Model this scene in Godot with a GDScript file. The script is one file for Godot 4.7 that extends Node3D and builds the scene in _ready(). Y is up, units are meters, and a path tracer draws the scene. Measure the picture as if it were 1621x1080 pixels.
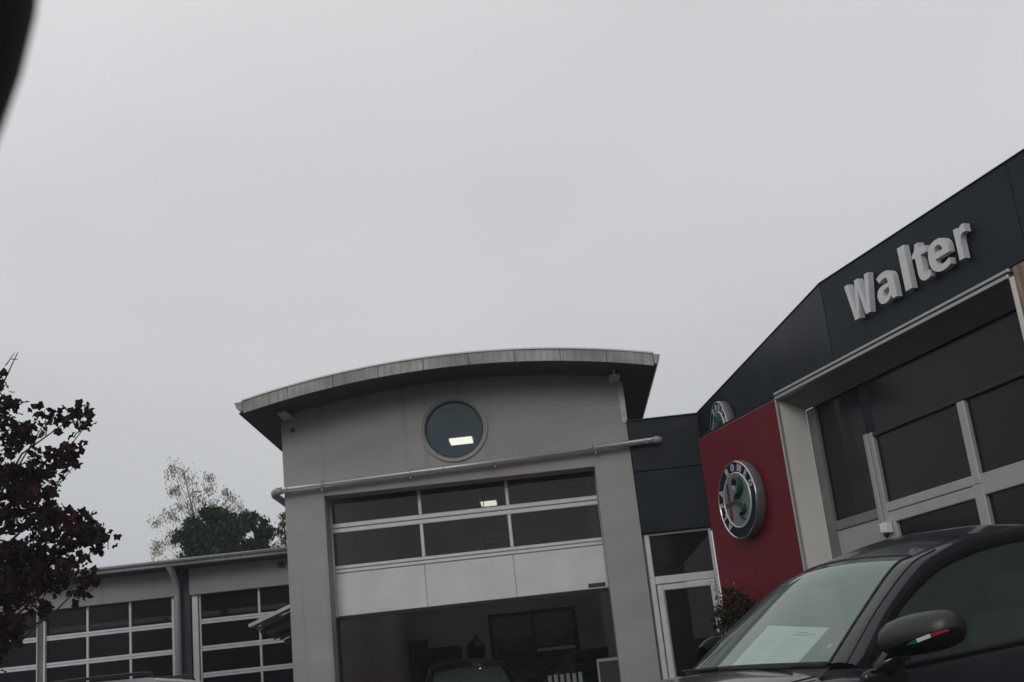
extends Node3D

# ------------------------------------------------------------------ mesh collector
class MB:
	var st := SurfaceTool.new()
	var smooth := false
	func _init(sm := false):
		st.begin(Mesh.PRIMITIVE_TRIANGLES)
		smooth = sm
		st.set_smooth_group(0 if sm else -1)
	func tri(a: Vector3, b: Vector3, c: Vector3):   # counter-clockwise from outside
		st.add_vertex(a); st.add_vertex(c); st.add_vertex(b)
	func quad(a: Vector3, b: Vector3, c: Vector3, d: Vector3):
		tri(a, b, c); tri(a, c, d)
	func tuv(a: Vector3, b: Vector3, c: Vector3, ua: Vector2, ub: Vector2, uc: Vector2):
		st.set_uv(ua); st.add_vertex(a); st.set_uv(uc); st.add_vertex(c); st.set_uv(ub); st.add_vertex(b)
	func quad_uv(a: Vector3, b: Vector3, c: Vector3, d: Vector3):
		tuv(a, b, c, Vector2(0, 1), Vector2(1, 1), Vector2(1, 0))
		tuv(a, c, d, Vector2(0, 1), Vector2(1, 0), Vector2(0, 0))
	func hexa(p: Array):   # p[0..3] back ring, p[4..7] front ring, each counter-clockwise from the front
		quad(p[4], p[5], p[6], p[7]); quad(p[1], p[0], p[3], p[2])
		quad(p[0], p[1], p[5], p[4]); quad(p[1], p[2], p[6], p[5])
		quad(p[2], p[3], p[7], p[6]); quad(p[3], p[0], p[4], p[7])
	func box(a: Vector3, b: Vector3, t := Transform3D.IDENTITY):
		var l := Vector3(minf(a.x, b.x), minf(a.y, b.y), minf(a.z, b.z))
		var h := Vector3(maxf(a.x, b.x), maxf(a.y, b.y), maxf(a.z, b.z))
		var p := [Vector3(l.x, l.y, l.z), Vector3(h.x, l.y, l.z), Vector3(h.x, h.y, l.z), Vector3(l.x, h.y, l.z),
			Vector3(l.x, l.y, h.z), Vector3(h.x, l.y, h.z), Vector3(h.x, h.y, h.z), Vector3(l.x, h.y, h.z)]
		for i in 8: p[i] = t * p[i]
		hexa(p)
	func bar(a: Vector3, b: Vector3, w: float, h: float, up := Vector3.UP):   # a bar of w by h from a to b
		var d := (b - a).normalized()
		var s := d.cross(up).normalized() * w * 0.5
		var u := s.cross(d).normalized() * h * 0.5
		hexa([a - s - u, a + s - u, a + s + u, a - s + u, b - s - u, b + s - u, b + s + u, b - s + u])
	func bevel_box(a: Vector3, b: Vector3, e: float, t := Transform3D.IDENTITY):   # box with chamfered front edges (+z)
		var l := Vector3(minf(a.x, b.x), minf(a.y, b.y), minf(a.z, b.z))
		var h := Vector3(maxf(a.x, b.x), maxf(a.y, b.y), maxf(a.z, b.z))
		var r := [[l.x, l.y, h.x, h.y, l.z], [l.x, l.y, h.x, h.y, h.z - e], [l.x + e, l.y + e, h.x - e, h.y - e, h.z]]
		var rings := []
		for q in r:
			rings.append([t * Vector3(q[0], q[1], q[4]), t * Vector3(q[2], q[1], q[4]), t * Vector3(q[2], q[3], q[4]), t * Vector3(q[0], q[3], q[4])])
		for k in 2:
			for i in 4:
				var j := (i + 1) % 4
				quad(rings[k][i], rings[k][j], rings[k + 1][j], rings[k + 1][i])
		quad(rings[2][0], rings[2][1], rings[2][2], rings[2][3])
		quad(rings[0][1], rings[0][0], rings[0][3], rings[0][2])
	func prism(poly: PackedVector2Array, z0: float, z1: float, t := Transform3D.IDENTITY, skip_x := 1e9):
		if Geometry2D.is_polygon_clockwise(poly):
			poly = poly.duplicate(); poly.reverse()
		var idx := Geometry2D.triangulate_polygon(poly)
		for i in range(0, idx.size(), 3):
			var a := poly[idx[i]]; var b := poly[idx[i + 1]]; var c := poly[idx[i + 2]]
			if (b - a).cross(c - a) < 0:
				var s := b; b = c; c = s
			tri(t * Vector3(a.x, a.y, z1), t * Vector3(b.x, b.y, z1), t * Vector3(c.x, c.y, z1))
			tri(t * Vector3(a.x, a.y, z0), t * Vector3(c.x, c.y, z0), t * Vector3(b.x, b.y, z0))
		for i in poly.size():
			var a := poly[i]; var b := poly[(i + 1) % poly.size()]
			if absf(a.x - skip_x) < 1e-4 and absf(b.x - skip_x) < 1e-4: continue
			quad(t * Vector3(a.x, a.y, z0), t * Vector3(b.x, b.y, z0), t * Vector3(b.x, b.y, z1), t * Vector3(a.x, a.y, z1))
	func grid(rows: Array, closed := false):   # rows of points; surface seen from outside: rows go up, points go right
		for i in rows.size() - 1:
			var n: int = rows[i].size()
			for j in (n if closed else n - 1):
				var k := (j + 1) % n
				quad(rows[i][j], rows[i][k], rows[i + 1][k], rows[i + 1][j])
	func tube(p: Array, r, n := 10, caps := true, flat := 1.0):
		var rings := []
		var d0: Vector3 = (p[1] - p[0]).normalized()
		var side := d0.cross(Vector3.UP if absf(d0.y) < 0.9 else Vector3.RIGHT).normalized()
		for i in p.size():
			var d: Vector3 = (p[mini(i + 1, p.size() - 1)] - p[maxi(i - 1, 0)]).normalized()
			side = (side - d * side.dot(d)).normalized()
			var up := side.cross(d)
			var rad: float = r[i] if r is Array else r
			var ring := []
			for k in n:
				var a := TAU * k / n
				ring.append(p[i] + side * cos(a) * rad + up * sin(a) * rad * flat)
			rings.append(ring)
		for i in rings.size() - 1:
			for k in n:
				var j := (k + 1) % n
				quad(rings[i][j], rings[i][k], rings[i + 1][k], rings[i + 1][j])
		if caps:
			for e in [[0, 1], [rings.size() - 1, -1]]:
				var ring: Array = rings[e[0]]
				for k in range(1, n - 1):
					if e[1] > 0: tri(ring[0], ring[k], ring[k + 1])
					else: tri(ring[0], ring[k + 1], ring[k])
	func lathe(prof: Array, n: int, t := Transform3D.IDENTITY):   # Vector2(radius, height along local z), from the back outwards to the front
		for i in prof.size() - 1:
			for k in n:
				var a := TAU * k / n; var b := TAU * (k + 1) / n
				var p: Vector2 = prof[i]; var q: Vector2 = prof[i + 1]
				var p0 := t * Vector3(p.x * cos(a), p.x * sin(a), p.y); var p1 := t * Vector3(p.x * cos(b), p.x * sin(b), p.y)
				var q0 := t * Vector3(q.x * cos(a), q.x * sin(a), q.y); var q1 := t * Vector3(q.x * cos(b), q.x * sin(b), q.y)
				if p.x < 1e-5: tri(p0, q1, q0)
				elif q.x < 1e-5: tri(p0, p1, q0)
				else: quad(p0, p1, q1, q0)
	func pillow(c: Vector3, s: Vector3, e := 0.5, t := Transform3D.IDENTITY, n := 20, m := 12):   # rounded block (superellipsoid)
		var rows := []
		for i in m + 1:
			var ph := -PI / 2 + PI * i / m
			var row := []
			for k in n:
				var th := -TAU * k / n
				var cp := _pw(cos(ph), e); var sp := _pw(sin(ph), e)
				row.append(t * (c + Vector3(_pw(cos(th), e) * cp * s.x, sp * s.y, _pw(sin(th), e) * cp * s.z) * 0.5))
			rows.append(row)
		grid(rows, true)
	static func _pw(v: float, e: float) -> float:
		return signf(v) * pow(absf(v), e)
	func done() -> ArrayMesh:
		st.generate_normals()
		st.index()
		return st.commit()

# ------------------------------------------------------------------ naming helpers
var taken := {}
var M := {}

func numbered(called: String) -> String:
	if not taken.has(called):
		taken[called] = 0
		return called
	taken[called] += 1
	return "%s_%03d" % [called, taken[called]]

func meta(o: Node, label: String, category := "", group := "", kind := "") -> void:
	if label: o.set_meta("label", label)
	if category: o.set_meta("category", category)
	if group: o.set_meta("group", group)
	if kind: o.set_meta("kind", kind)

func thing(called: String, label: String, category: String, at := Vector3.ZERO, yaw := 0.0, group := "") -> Node3D:
	var o := Node3D.new()
	o.name = numbered(called)
	add_child(o)
	o.position = at
	o.rotation.y = yaw
	meta(o, label, category, group)
	return o

func put(called: String, what, mat: Material, parent: Node = self, label := "") -> MeshInstance3D:
	var o := MeshInstance3D.new()
	o.mesh = what.done() if what is MB else what
	o.material_override = mat
	o.name = numbered(called) if parent == self else called
	if parent != self:
		var n := 0
		while parent.has_node(NodePath(o.name)):
			n += 1
			o.name = "%s_%03d" % [called, n]
	parent.add_child(o, true)
	if label: o.set_meta("label", label)
	return o

func structure(called: String, what, mat: Material) -> MeshInstance3D:
	var o := put(called, what, mat)
	o.set_meta("kind", "structure")
	return o

func one_box(called: String, a: Vector3, b: Vector3, mat: Material, parent: Node, label := "") -> MeshInstance3D:
	var m := MB.new()
	m.box(a, b)
	return put(called, m, mat, parent, label)

func front_box(called: String, a: Vector3, b: Vector3, mat: Material, parent: Node, e := 0.006, label := "") -> MeshInstance3D:
	var m := MB.new()
	m.bevel_box(a, b, e)
	return put(called, m, mat, parent, label)

# ------------------------------------------------------------------ materials
func noise_tex(sd: int, freq: float, oct: int, lo: Color, hi: Color, size := 256, normal := false) -> NoiseTexture2D:
	var f := FastNoiseLite.new()
	f.seed = sd
	f.noise_type = FastNoiseLite.TYPE_SIMPLEX_SMOOTH
	f.frequency = freq
	f.fractal_octaves = oct
	var t := NoiseTexture2D.new()
	t.width = size; t.height = size
	t.seamless = true
	t.noise = f
	if normal:
		t.as_normal_map = true
		t.bump_strength = 4.0
	else:
		var g := Gradient.new()
		g.set_color(0, lo); g.set_color(1, hi)
		t.color_ramp = g
	return t

func streak_tex(sd: int, lo: float, hi: float, strong: float) -> ImageTexture:   # rain-washed vertical streaks over soft blotches
	var s := 256
	var a := FastNoiseLite.new(); a.seed = sd; a.frequency = 0.055; a.fractal_octaves = 3
	var b := FastNoiseLite.new(); b.seed = sd + 5; b.frequency = 0.012; b.fractal_octaves = 4
	var im := Image.create(s, s, false, Image.FORMAT_RGB8)
	for y in s:
		for x in s:
			var ax := TAU * x / s; var ay := TAU * y / s
			var v := a.get_noise_3d(cos(ax) * 90.0, sin(ax) * 90.0, sin(ay) * 7.0) * strong
			v += b.get_noise_3d(cos(ax) * 40.0, sin(ax) * 40.0 + cos(ay) * 40.0, sin(ay) * 40.0) * 0.9
			var k := lerpf(lo, hi, clampf(0.5 + v * 0.75, 0.0, 1.0))
			im.set_pixel(x, y, Color(k, k * 0.995, k * 0.985))
	return ImageTexture.create_from_image(im)

func wash_tex() -> ImageTexture:   # render with grain, patchy tone and a few faint runs
	var s := 512
	var a := FastNoiseLite.new(); a.seed = 71; a.frequency = 0.008; a.fractal_octaves = 5
	var b := FastNoiseLite.new(); b.seed = 72; b.frequency = 0.03; b.fractal_octaves = 2
	var g := FastNoiseLite.new(); g.seed = 73; g.frequency = 0.35
	var im := Image.create(s, s, false, Image.FORMAT_RGB8)
	for y in s:
		for x in s:
			var ax := TAU * x / s; var ay := TAU * y / s
			var v := 0.93 + a.get_noise_3d(cos(ax) * 60.0 + 200.0 * sin(ay), sin(ax) * 60.0, cos(ay) * 200.0) * 0.06
			var runs := b.get_noise_3d(cos(ax) * 150.0, sin(ax) * 150.0, sin(ay) * 6.0)
			v -= maxf(0.0, runs - 0.34) * 0.13
			v += g.get_noise_2d(x, y) * 0.02
			im.set_pixel(x, y, Color(v, v * 0.996, v * 0.99))
	return ImageTexture.create_from_image(im)

func mk(lin: Color, rough := 0.7, metal := 0.0, tex: Texture2D = null, tile := 1.0, bump: Texture2D = null, depth := 1.0) -> StandardMaterial3D:
	var m := StandardMaterial3D.new()
	m.albedo_color = lin.linear_to_srgb()
	m.roughness = rough
	m.metallic = metal
	if tex:
		m.albedo_texture = tex
	if bump:
		m.heightmap_enabled = true
		m.heightmap_texture = bump
		m.heightmap_scale = depth
	if tex or bump:
		m.uv1_triplanar = true
		m.uv1_world_triplanar = true
		m.uv1_scale = Vector3.ONE * tile
	return m

func glass(lin: Color, alpha: float, spec := 0.5, rough := 0.02) -> StandardMaterial3D:
	var m := StandardMaterial3D.new()
	var c := lin.linear_to_srgb()
	c.a = alpha
	m.albedo_color = c
	m.transparency = BaseMaterial3D.TRANSPARENCY_ALPHA
	m.roughness = rough
	m.metallic_specular = spec
	return m

func make_materials() -> void:
	var fine := noise_tex(3, 0.09, 3, Color(0.0, 0.0, 0.0), Color(1, 1, 1), 256)
	var wave := noise_tex(61, 0.006, 2, Color(0, 0, 0), Color(1, 1, 1), 256)
	var blot := noise_tex(11, 0.012, 5, Color(0.84, 0.835, 0.83), Color(1, 1, 1), 256)
	var soft := noise_tex(21, 0.02, 4, Color(0.93, 0.93, 0.93), Color(1, 1, 1), 256)
	var streak := streak_tex(7, 0.93, 1.0, 0.25)
	var hard := streak_tex(19, 0.70, 1.0, 0.6)
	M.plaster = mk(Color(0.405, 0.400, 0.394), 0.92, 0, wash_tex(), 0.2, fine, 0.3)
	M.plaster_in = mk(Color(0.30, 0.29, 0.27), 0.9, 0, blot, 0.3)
	M.zinc = mk(Color(0.43, 0.425, 0.425), 0.62, 0.1, hard, 0.7)
	M.zinc_edge = mk(Color(0.52, 0.52, 0.52), 0.5, 0.3, soft, 1.2)
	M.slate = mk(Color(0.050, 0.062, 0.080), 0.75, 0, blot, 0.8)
	M.pipe = mk(Color(0.70, 0.72, 0.73), 0.28, 0.7, soft, 1.6)
	M.dark_metal = mk(Color(0.03, 0.032, 0.036), 0.5, 0.3)
	M.white_alu = mk(Color(0.64, 0.65, 0.66), 0.45, 0.1, soft, 0.9)
	M.white_panel = mk(Color(0.69, 0.69, 0.685), 0.5, 0, soft, 0.4)
	M.shaded_white_alu = mk(Color(0.43, 0.44, 0.43), 0.5, 0.1, soft, 1.0)  # darker copy of the white frame aluminium, shade put into its colour
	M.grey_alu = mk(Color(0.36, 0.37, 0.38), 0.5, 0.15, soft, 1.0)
	M.beam_paint = mk(Color(0.56, 0.56, 0.57), 0.6, 0, blot, 1.5)
	M.cladding = mk(Color(0.012, 0.018, 0.026), 0.45, 0.0, soft, 0.6)
	M.cladding.metallic_specular = 0.28
	M.fascia = mk(Color(0.014, 0.021, 0.031), 0.42, 0.0, soft, 0.5)
	M.fascia.metallic_specular = 0.28
	M.red = mk(Color(0.150, 0.0085, 0.0165), 0.42, 0, soft, 0.7)
	M.red.metallic_specular = 0.33
	for w in [M.red, M.fascia, M.cladding]:
		w.heightmap_enabled = true
		w.heightmap_texture = wave
		w.heightmap_scale = 1.2
	M.white_jamb = mk(Color(0.70, 0.695, 0.67), 0.6, 0, streak, 0.6)
	M.grey_wall = mk(Color(0.20, 0.198, 0.19), 0.75, 0, blot, 0.7)
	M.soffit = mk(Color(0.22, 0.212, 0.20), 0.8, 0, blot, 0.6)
	M.trim = mk(Color(0.45, 0.45, 0.44), 0.4, 0.5, soft, 1.0)
	M.dim_panel = mk(Color(0.34, 0.35, 0.34), 0.5, 0, soft, 0.7)
	M.pane = glass(Color(0.014, 0.017, 0.020), 0.42, 0.42)
	M.pane_dark = glass(Color(0.008, 0.011, 0.014), 0.82, 0.34, 0.12)
	M.pane_round = glass(Color(0.066, 0.118, 0.150), 0.56)
	M.pane_dirty = glass(Color(0.02, 0.024, 0.024), 0.88, 0.12)
	M.black = mk(Color(0.010, 0.011, 0.012), 0.5)
	M.rubber = mk(Color(0.014, 0.014, 0.015), 0.8)
	M.letter = mk(Color(0.70, 0.715, 0.72), 0.5, 0.15, soft, 2.5)
	M.wood = mk(Color(0.36, 0.22, 0.13), 0.6, 0, streak_tex(31, 0.62, 1.0, 1.2), 1.2)
	M.asphalt = mk(Color(0.055, 0.055, 0.057), 0.8, 0, noise_tex(41, 0.05, 5, Color(0.7, 0.7, 0.7), Color(1, 1, 1), 256), 0.4)
	M.concrete = mk(Color(0.20, 0.20, 0.19), 0.85, 0, blot, 0.5)
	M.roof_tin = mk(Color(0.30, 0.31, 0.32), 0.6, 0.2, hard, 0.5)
	M.chrome = mk(Color(0.52, 0.52, 0.53), 0.25, 0.9)
	M.badge_edge = mk(Color(0.55, 0.55, 0.56), 0.12, 1.0)
	M.navy = mk(Color(0.010, 0.014, 0.028), 0.4)
	M.navy.metallic_specular = 0.2
	M.badge_rim = mk(Color(0.16, 0.16, 0.165), 0.4, 0.35, soft, 3.0)
	M.badge_field = mk(Color(0.155, 0.17, 0.175), 0.4, 0.1)
	M.badge_field_warm = mk(Color(0.185, 0.17, 0.178), 0.4, 0.1)
	M.badge_red = mk(Color(0.065, 0.009, 0.018), 0.35)
	M.badge_green = mk(Color(0.010, 0.066, 0.042), 0.4)
	M.badge_green.metallic_specular = 0.25
	M.badge_letter = mk(Color(0.54, 0.56, 0.60), 0.35, 0.3)
	M.paint = mk(Color(0.012, 0.0135, 0.019), 0.25)
	M.paint.metallic_specular = 0.35
	M.paint.clearcoat_enabled = true
	M.paint.clearcoat = 0.7
	M.paint.clearcoat_roughness = 0.04
	M.gloss_black = mk(Color(0.006, 0.006, 0.007), 0.12)
	M.mirror_cap = mk(Color(0.017, 0.0175, 0.022), 0.36)
	M.screen_glass = glass(Color(0.22, 0.305, 0.29), 0.52)
	M.side_glass = glass(Color(0.034, 0.052, 0.049), 0.80)
	M.seat = mk(Color(0.30, 0.33, 0.32), 0.8)
	M.interior = mk(Color(0.045, 0.047, 0.048), 0.8)
	M.tyre = mk(Color(0.012, 0.012, 0.012), 0.9)
	M.flag_green = mk(Color(0.010, 0.13, 0.062), 0.3)
	M.flag_white = mk(Color(0.72, 0.74, 0.74), 0.3)
	M.flag_red = mk(Color(0.30, 0.016, 0.026), 0.3)
	M.white_paint = mk(Color(0.62, 0.63, 0.63), 0.35)
	M.lamp = mk(Color(0.9, 0.9, 0.86), 0.5)
	M.lamp.emission_enabled = true
	M.lamp.emission = Color(1.0, 0.98, 0.92)
	M.lamp.emission_energy_multiplier = 2.2
	M.louver = mk(Color(0.85, 0.74, 0.62), 0.45)
	M.cover = mk(Color(0.20, 0.25, 0.23), 0.4)
	M.maple = leaf_mat(Color(0.017, 0.0075, 0.010), Color(0.05, 0.008, 0.010))
	M.birch = leaf_mat(Color(0.20, 0.205, 0.135), Color(0.16, 0.16, 0.06))
	M.green = leaf_mat(Color(0.022, 0.048, 0.017), Color(0.05, 0.08, 0.02))
	M.olive = leaf_mat(Color(0.030, 0.028, 0.014), Color(0.06, 0.06, 0.02))
	M.bark = mk(Color(0.05, 0.042, 0.036), 0.9, 0, blot, 3.0)
	M.bark_pale = mk(Color(0.25, 0.24, 0.22), 0.85, 0, blot, 3.0)
	M.terracotta = mk(Color(0.20, 0.09, 0.05), 0.85, 0, blot, 2.0)

func leaf_mat(lin: Color, through: Color) -> StandardMaterial3D:
	var m := StandardMaterial3D.new()
	m.albedo_color = Color.WHITE
	m.vertex_color_use_as_albedo = true
	m.roughness = 0.65
	m.metallic_specular = 0.25
	m.backlight_enabled = true
	m.backlight = through.linear_to_srgb()
	m.set_meta("lin", lin)
	return m

# ------------------------------------------------------------------ the place
func _ready() -> void:
	# camera
	var cam := Camera3D.new()
	cam.name = "camera"
	add_child(cam)
	cam.position = Vector3(0, 1.1, 0)
	cam.rotation = Vector3(0.2925340, 0.0119985, -0.1078954)
	cam.near = 0.05
	cam.far = 900.0
	var at := CameraAttributesPhysical.new()
	at.frustum_focal_length = 42.51
	at.exposure_aperture = 6.3
	at.frustum_focus_distance = 8.0
	cam.attributes = at
	cam.fov = 31.531
	cam.current = true
	# sky and air
	var env := Environment.new()
	env.background_mode = Environment.BG_SKY
	env.sky = Sky.new()
	env.sky.sky_material = overcast()
	env.background_energy_multiplier = 1.0
	env.tonemap_mode = Environment.TONE_MAPPER_LINEAR
	env.tonemap_exposure = 1.0
	env.sdfgi_enabled = true
	env.ssao_enabled = true
	env.ssil_enabled = true
	env.fog_enabled = true
	env.fog_density = 0.0016
	env.fog_light_color = Color(0.72, 0.74, 0.77)
	var we := WorldEnvironment.new()
	we.name = "world"
	we.environment = env
	add_child(we)
	# the sun behind the cloud layer
	var sun := DirectionalLight3D.new()
	sun.name = "sun"
	sun.light_energy = 0.20
	sun.light_color = Color(1.0, 0.975, 0.95)
	sun.light_angular_distance = 22.0
	sun.shadow_enabled = true
	sun.rotation_degrees = Vector3(-21, -14, 0)
	add_child(sun)
	make_materials()
	# setting
	var g := MB.new()
	g.quad(Vector3(-400, 0, 400), Vector3(400, 0, 400), Vector3(400, 0, -400), Vector3(-400, 0, -400))
	structure("ground", g, M.asphalt)
	var ap := MB.new()
	ap.box(Vector3(-12, 0.0, -17.0), Vector3(2.2, 0.03, -13.4))
	structure("pavement", ap, M.concrete)
	hall()
	hall_inside()
	wing()
	showroom()
	annex()
	shop_sign()
	var pull := Vector3(-0.9377, 0, 0.3475)
	var along := Vector3(0.3475, 0, 0.9377)
	var kk := Vector3(2.469, 0, -9.558)
	badge("large round badge with serpent and red cross standing out from the red panel", kk + along * -1.74 + pull * 0.002 + Vector3(0, 2.70, 0), pull)
	badge("round badge on the dark fascia, half hidden behind the top of the red panel", Vector3(1.909, 0, -14.0) + Vector3(0.1241, 0, 0.9923) * 1.19 + Vector3(-0.9923, 0, 0.1241) * 0.002 + Vector3(0, 3.65, 0), Vector3(-0.9923, 0, 0.1241))
	trees()
	var car := make_car("dark_suv", "dark grey car parked in front of the red panel, price sheet behind its windscreen")
	car.transform = Transform3D(Basis(Vector3.UP, 0.454 - PI) * Basis(Vector3.RIGHT, -0.028), Vector3(1.236, 0.085, -5.593))
	price_sheet(car.transform)
	var car2: Node3D = car.duplicate()
	car2.name = "dark_car"
	add_child(car2)
	meta(car2, "dark car standing in the dim workshop behind the half open garage door", "car")
	car2.transform = Transform3D(Basis(Vector3.UP, -PI / 2 + 0.12), Vector3(-0.45, 0.13, -16.3))
	van()
	pillar()

func overcast() -> PanoramaSkyMaterial:
	var w := 512; var h := 256
	var im := Image.create(w, h, false, Image.FORMAT_RGBF)
	var f := FastNoiseLite.new(); f.seed = 5; f.frequency = 0.9; f.fractal_octaves = 4
	var key := [[-90.0, 0.30], [-4.0, 0.40], [0.0, 0.655], [4.0, 0.68], [10.0, 0.736], [18.0, 0.785], [25.0, 0.822], [33.0, 0.852], [60.0, 0.875], [90.0, 0.88]]
	for y in h:
		var el := 90.0 - 180.0 * (y + 0.5) / h
		var v := 0.3
		for k in key.size() - 1:
			if el >= key[k][0] and el <= key[k + 1][0]:
				v = lerpf(key[k][1], key[k + 1][1], (el - key[k][0]) / (key[k + 1][0] - key[k][0]))
		for x in w:
			var az := TAU * (x + 0.5) / w
			var d := Vector3(cos(deg_to_rad(el)) * cos(az), sin(deg_to_rad(el)), cos(deg_to_rad(el)) * sin(az))
			var c := v
			if el > 0.0:
				c += f.get_noise_3d(d.x * 1.3, d.y * 3.0, d.z * 1.3) * 0.05
			var cool := clampf((35.0 - el) / 35.0, 0.0, 1.0) * 0.011
			im.set_pixel(x, y, Color(c - cool, c + 0.002, c + 0.012 + cool * 0.5).srgb_to_linear())
	var s := PanoramaSkyMaterial.new()
	s.panorama = ImageTexture.create_from_image(im)
	return s

# ------------------------------------------------------------------ workshop hall
const HX := -0.896
const HY := -5.70
func arc(r: float, x: float, y0 := HY) -> float:
	return y0 + sqrt(r * r - (x - HX) * (x - HX))

func hall() -> void:
	var o := thing("workshop_hall", "pale rendered workshop hall with arched zinc roof edge and round window", "building", Vector3(-0.97, 0, -14))
	var off := Transform3D(Basis.IDENTITY, -o.position)
	var L := -3.023; var R := 1.072; var xc := -0.967; var yc := 4.317
	var m := MB.new()
	for side in [-1, 1]:
		var p := PackedVector2Array()
		var ex := L if side < 0 else R
		var ox := -2.557 if side < 0 else 0.637
		p.append(Vector2(ex, 0)); p.append(Vector2(ox, 0)); p.append(Vector2(ox, 3.683)); p.append(Vector2(xc, 3.683))
		for k in 25:
			var a: float = -PI / 2 + side * PI * k / 24.0
			p.append(Vector2(xc if k == 0 or k == 24 else xc + cos(a) * 0.36 , yc + sin(a) * 0.36))
		for k in 13:
			var x := lerpf(xc, ex, k / 12.0)
			p.append(Vector2(x, arc(10.605, x)))
		m.prism(p, -14.30, -14.0, off, xc)
	put("front_wall", m, M.plaster, o)
	m = MB.new()
	m.box(Vector3(L, 0, -22.3), Vector3(L + 0.3, 4.745, -14.3), off)
	put("side_wall", m, M.plaster, o)
	m = MB.new()
	m.box(Vector3(R - 0.3, 0, -22.3), Vector3(R, 4.745, -14.3), off)
	put("side_wall", m, M.plaster, o)
	# back wall round a wide window
	m = MB.new()
	var bl := L + 0.3; var br := R - 0.3
	var wl := -1.22; var wr := 0.33; var wb := 1.0; var wt := 2.70
	for q in [[bl, wl, 0.0], [wl, wr, wt], [wr, br, 0.0]]:
		var pb := PackedVector2Array([Vector2(q[0], q[2]), Vector2(q[1], q[2])])
		for k in 9:
			var x := lerpf(q[1], q[0], k / 8.0)
			pb.append(Vector2(x, arc(10.66, x)))
		m.prism(pb, -22.3, -22.0, off)
	m.box(Vector3(wl, 0, -22.3), Vector3(wr, wb, -22.0), off)
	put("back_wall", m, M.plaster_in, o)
	var bw := one_box("back_window", Vector3(wl, wb, -22.06) - o.position, Vector3(wl + 0.06, wt, -21.96) - o.position, M.black, o)
	one_box("frame_post", Vector3(wr - 0.06, wb, -22.06) - o.position, Vector3(wr, wt, -21.96) - o.position, M.black, bw)
	one_box("frame_post", Vector3(-0.475, wb + 0.06, -22.06) - o.position, Vector3(-0.405, wt - 0.06, -21.96) - o.position, M.black, bw)
	one_box("frame_rail", Vector3(wl + 0.06, wt - 0.06, -22.06) - o.position, Vector3(wr - 0.06, wt, -21.96) - o.position, M.black, bw)
	one_box("frame_rail", Vector3(wl + 0.06, wb, -22.06) - o.position, Vector3(wr - 0.06, wb + 0.06, -21.96) - o.position, M.black, bw)
	one_box("frame_rail", Vector3(-0.405, 1.98, -22.05) - o.position, Vector3(wr - 0.06, 2.03, -21.97) - o.position, M.grey_alu, bw)
	one_box("pane", Vector3(wl + 0.06, wb + 0.06, -22.02) - o.position, Vector3(-0.475, wt - 0.06, -22.01) - o.position, M.pane_dirty, bw)
	one_box("pane", Vector3(-0.405, wb + 0.06, -22.02) - o.position, Vector3(wr - 0.06, wt - 0.06, -22.01) - o.position, M.pane_dirty, bw)
	m = MB.new()
	m.box(Vector3(bl, 0.004, -22.0), Vector3(br, 0.034, -14.02), off)
	put("floor", m, M.concrete, o)
	# roof shell
	m = MB.new(true)
	var rows := [[], []]
	var n := 40
	for k in n + 1:
		var x := lerpf(-3.36, 1.45, float(k) / n)
		rows[0].append(off * Vector3(x, arc(10.605, x), -13.32)); rows[1].append(off * Vector3(x, arc(10.605, x), -22.6))
	m.grid([rows[0], rows[1]].map(func(r): var q = r.duplicate(); q.reverse(); return q))
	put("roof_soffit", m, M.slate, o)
	m = MB.new(true)
	rows = [[], []]
	for k in n + 1:
		var x := lerpf(-3.37, 1.46, float(k) / n)
		rows[0].append(off * Vector3(x, arc(10.725, x), -13.31)); rows[1].append(off * Vector3(x, arc(10.725, x), -22.6))
	m.grid(rows)
	put("roof_sheet", m, M.roof_tin, o)
	# zinc fascia in panels with narrow joints
	for k in 9:
		m = MB.new()
		var x0 := lerpf(-3.30, 1.42, k / 9.0) + 0.003
		var x1 := lerpf(-3.30, 1.42, (k + 1) / 9.0) - 0.003
		var p := PackedVector2Array()
		for j in 7: p.append(Vector2(lerpf(x0, x1, j / 6.0), arc(10.585, lerpf(x0, x1, j / 6.0))))
		for j in 7: p.append(Vector2(lerpf(x1, x0, j / 6.0), arc(10.722, lerpf(x1, x0, j / 6.0))))
		m.prism(p, -13.325, -13.30 + 0.002 * (k % 3), off)
		put("fascia_panel", m, M.zinc, o)
	m = MB.new()
	var p2 := PackedVector2Array()
	for j in 41: p2.append(Vector2(lerpf(-3.31, 1.43, j / 40.0), arc(10.723, lerpf(-3.31, 1.43, j / 40.0))))
	for j in 41: p2.append(Vector2(lerpf(1.43, -3.31, j / 40.0), arc(10.74, lerpf(1.43, -3.31, j / 40.0))))
	m.prism(p2, -13.40, -13.285, off)
	put("drip_edge", m, M.zinc_edge, o)
	# gutters along both eaves, their open ends at the front
	for s in [[-3.30, -3.395], [1.425, 1.50]]:
		m = MB.new()
		var y: float = arc(10.66, s[0])
		var q := PackedVector2Array([Vector2(s[0], y + 0.055), Vector2(s[0], y - 0.05), Vector2(lerpf(s[0], s[1], 0.35), y - 0.062), Vector2(lerpf(s[0], s[1], 0.75), y - 0.02), Vector2(s[1], y + 0.05)])
		m.prism(q, -22.6, -13.29, off)
		put("eave_gutter", m, M.zinc, o)
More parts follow.
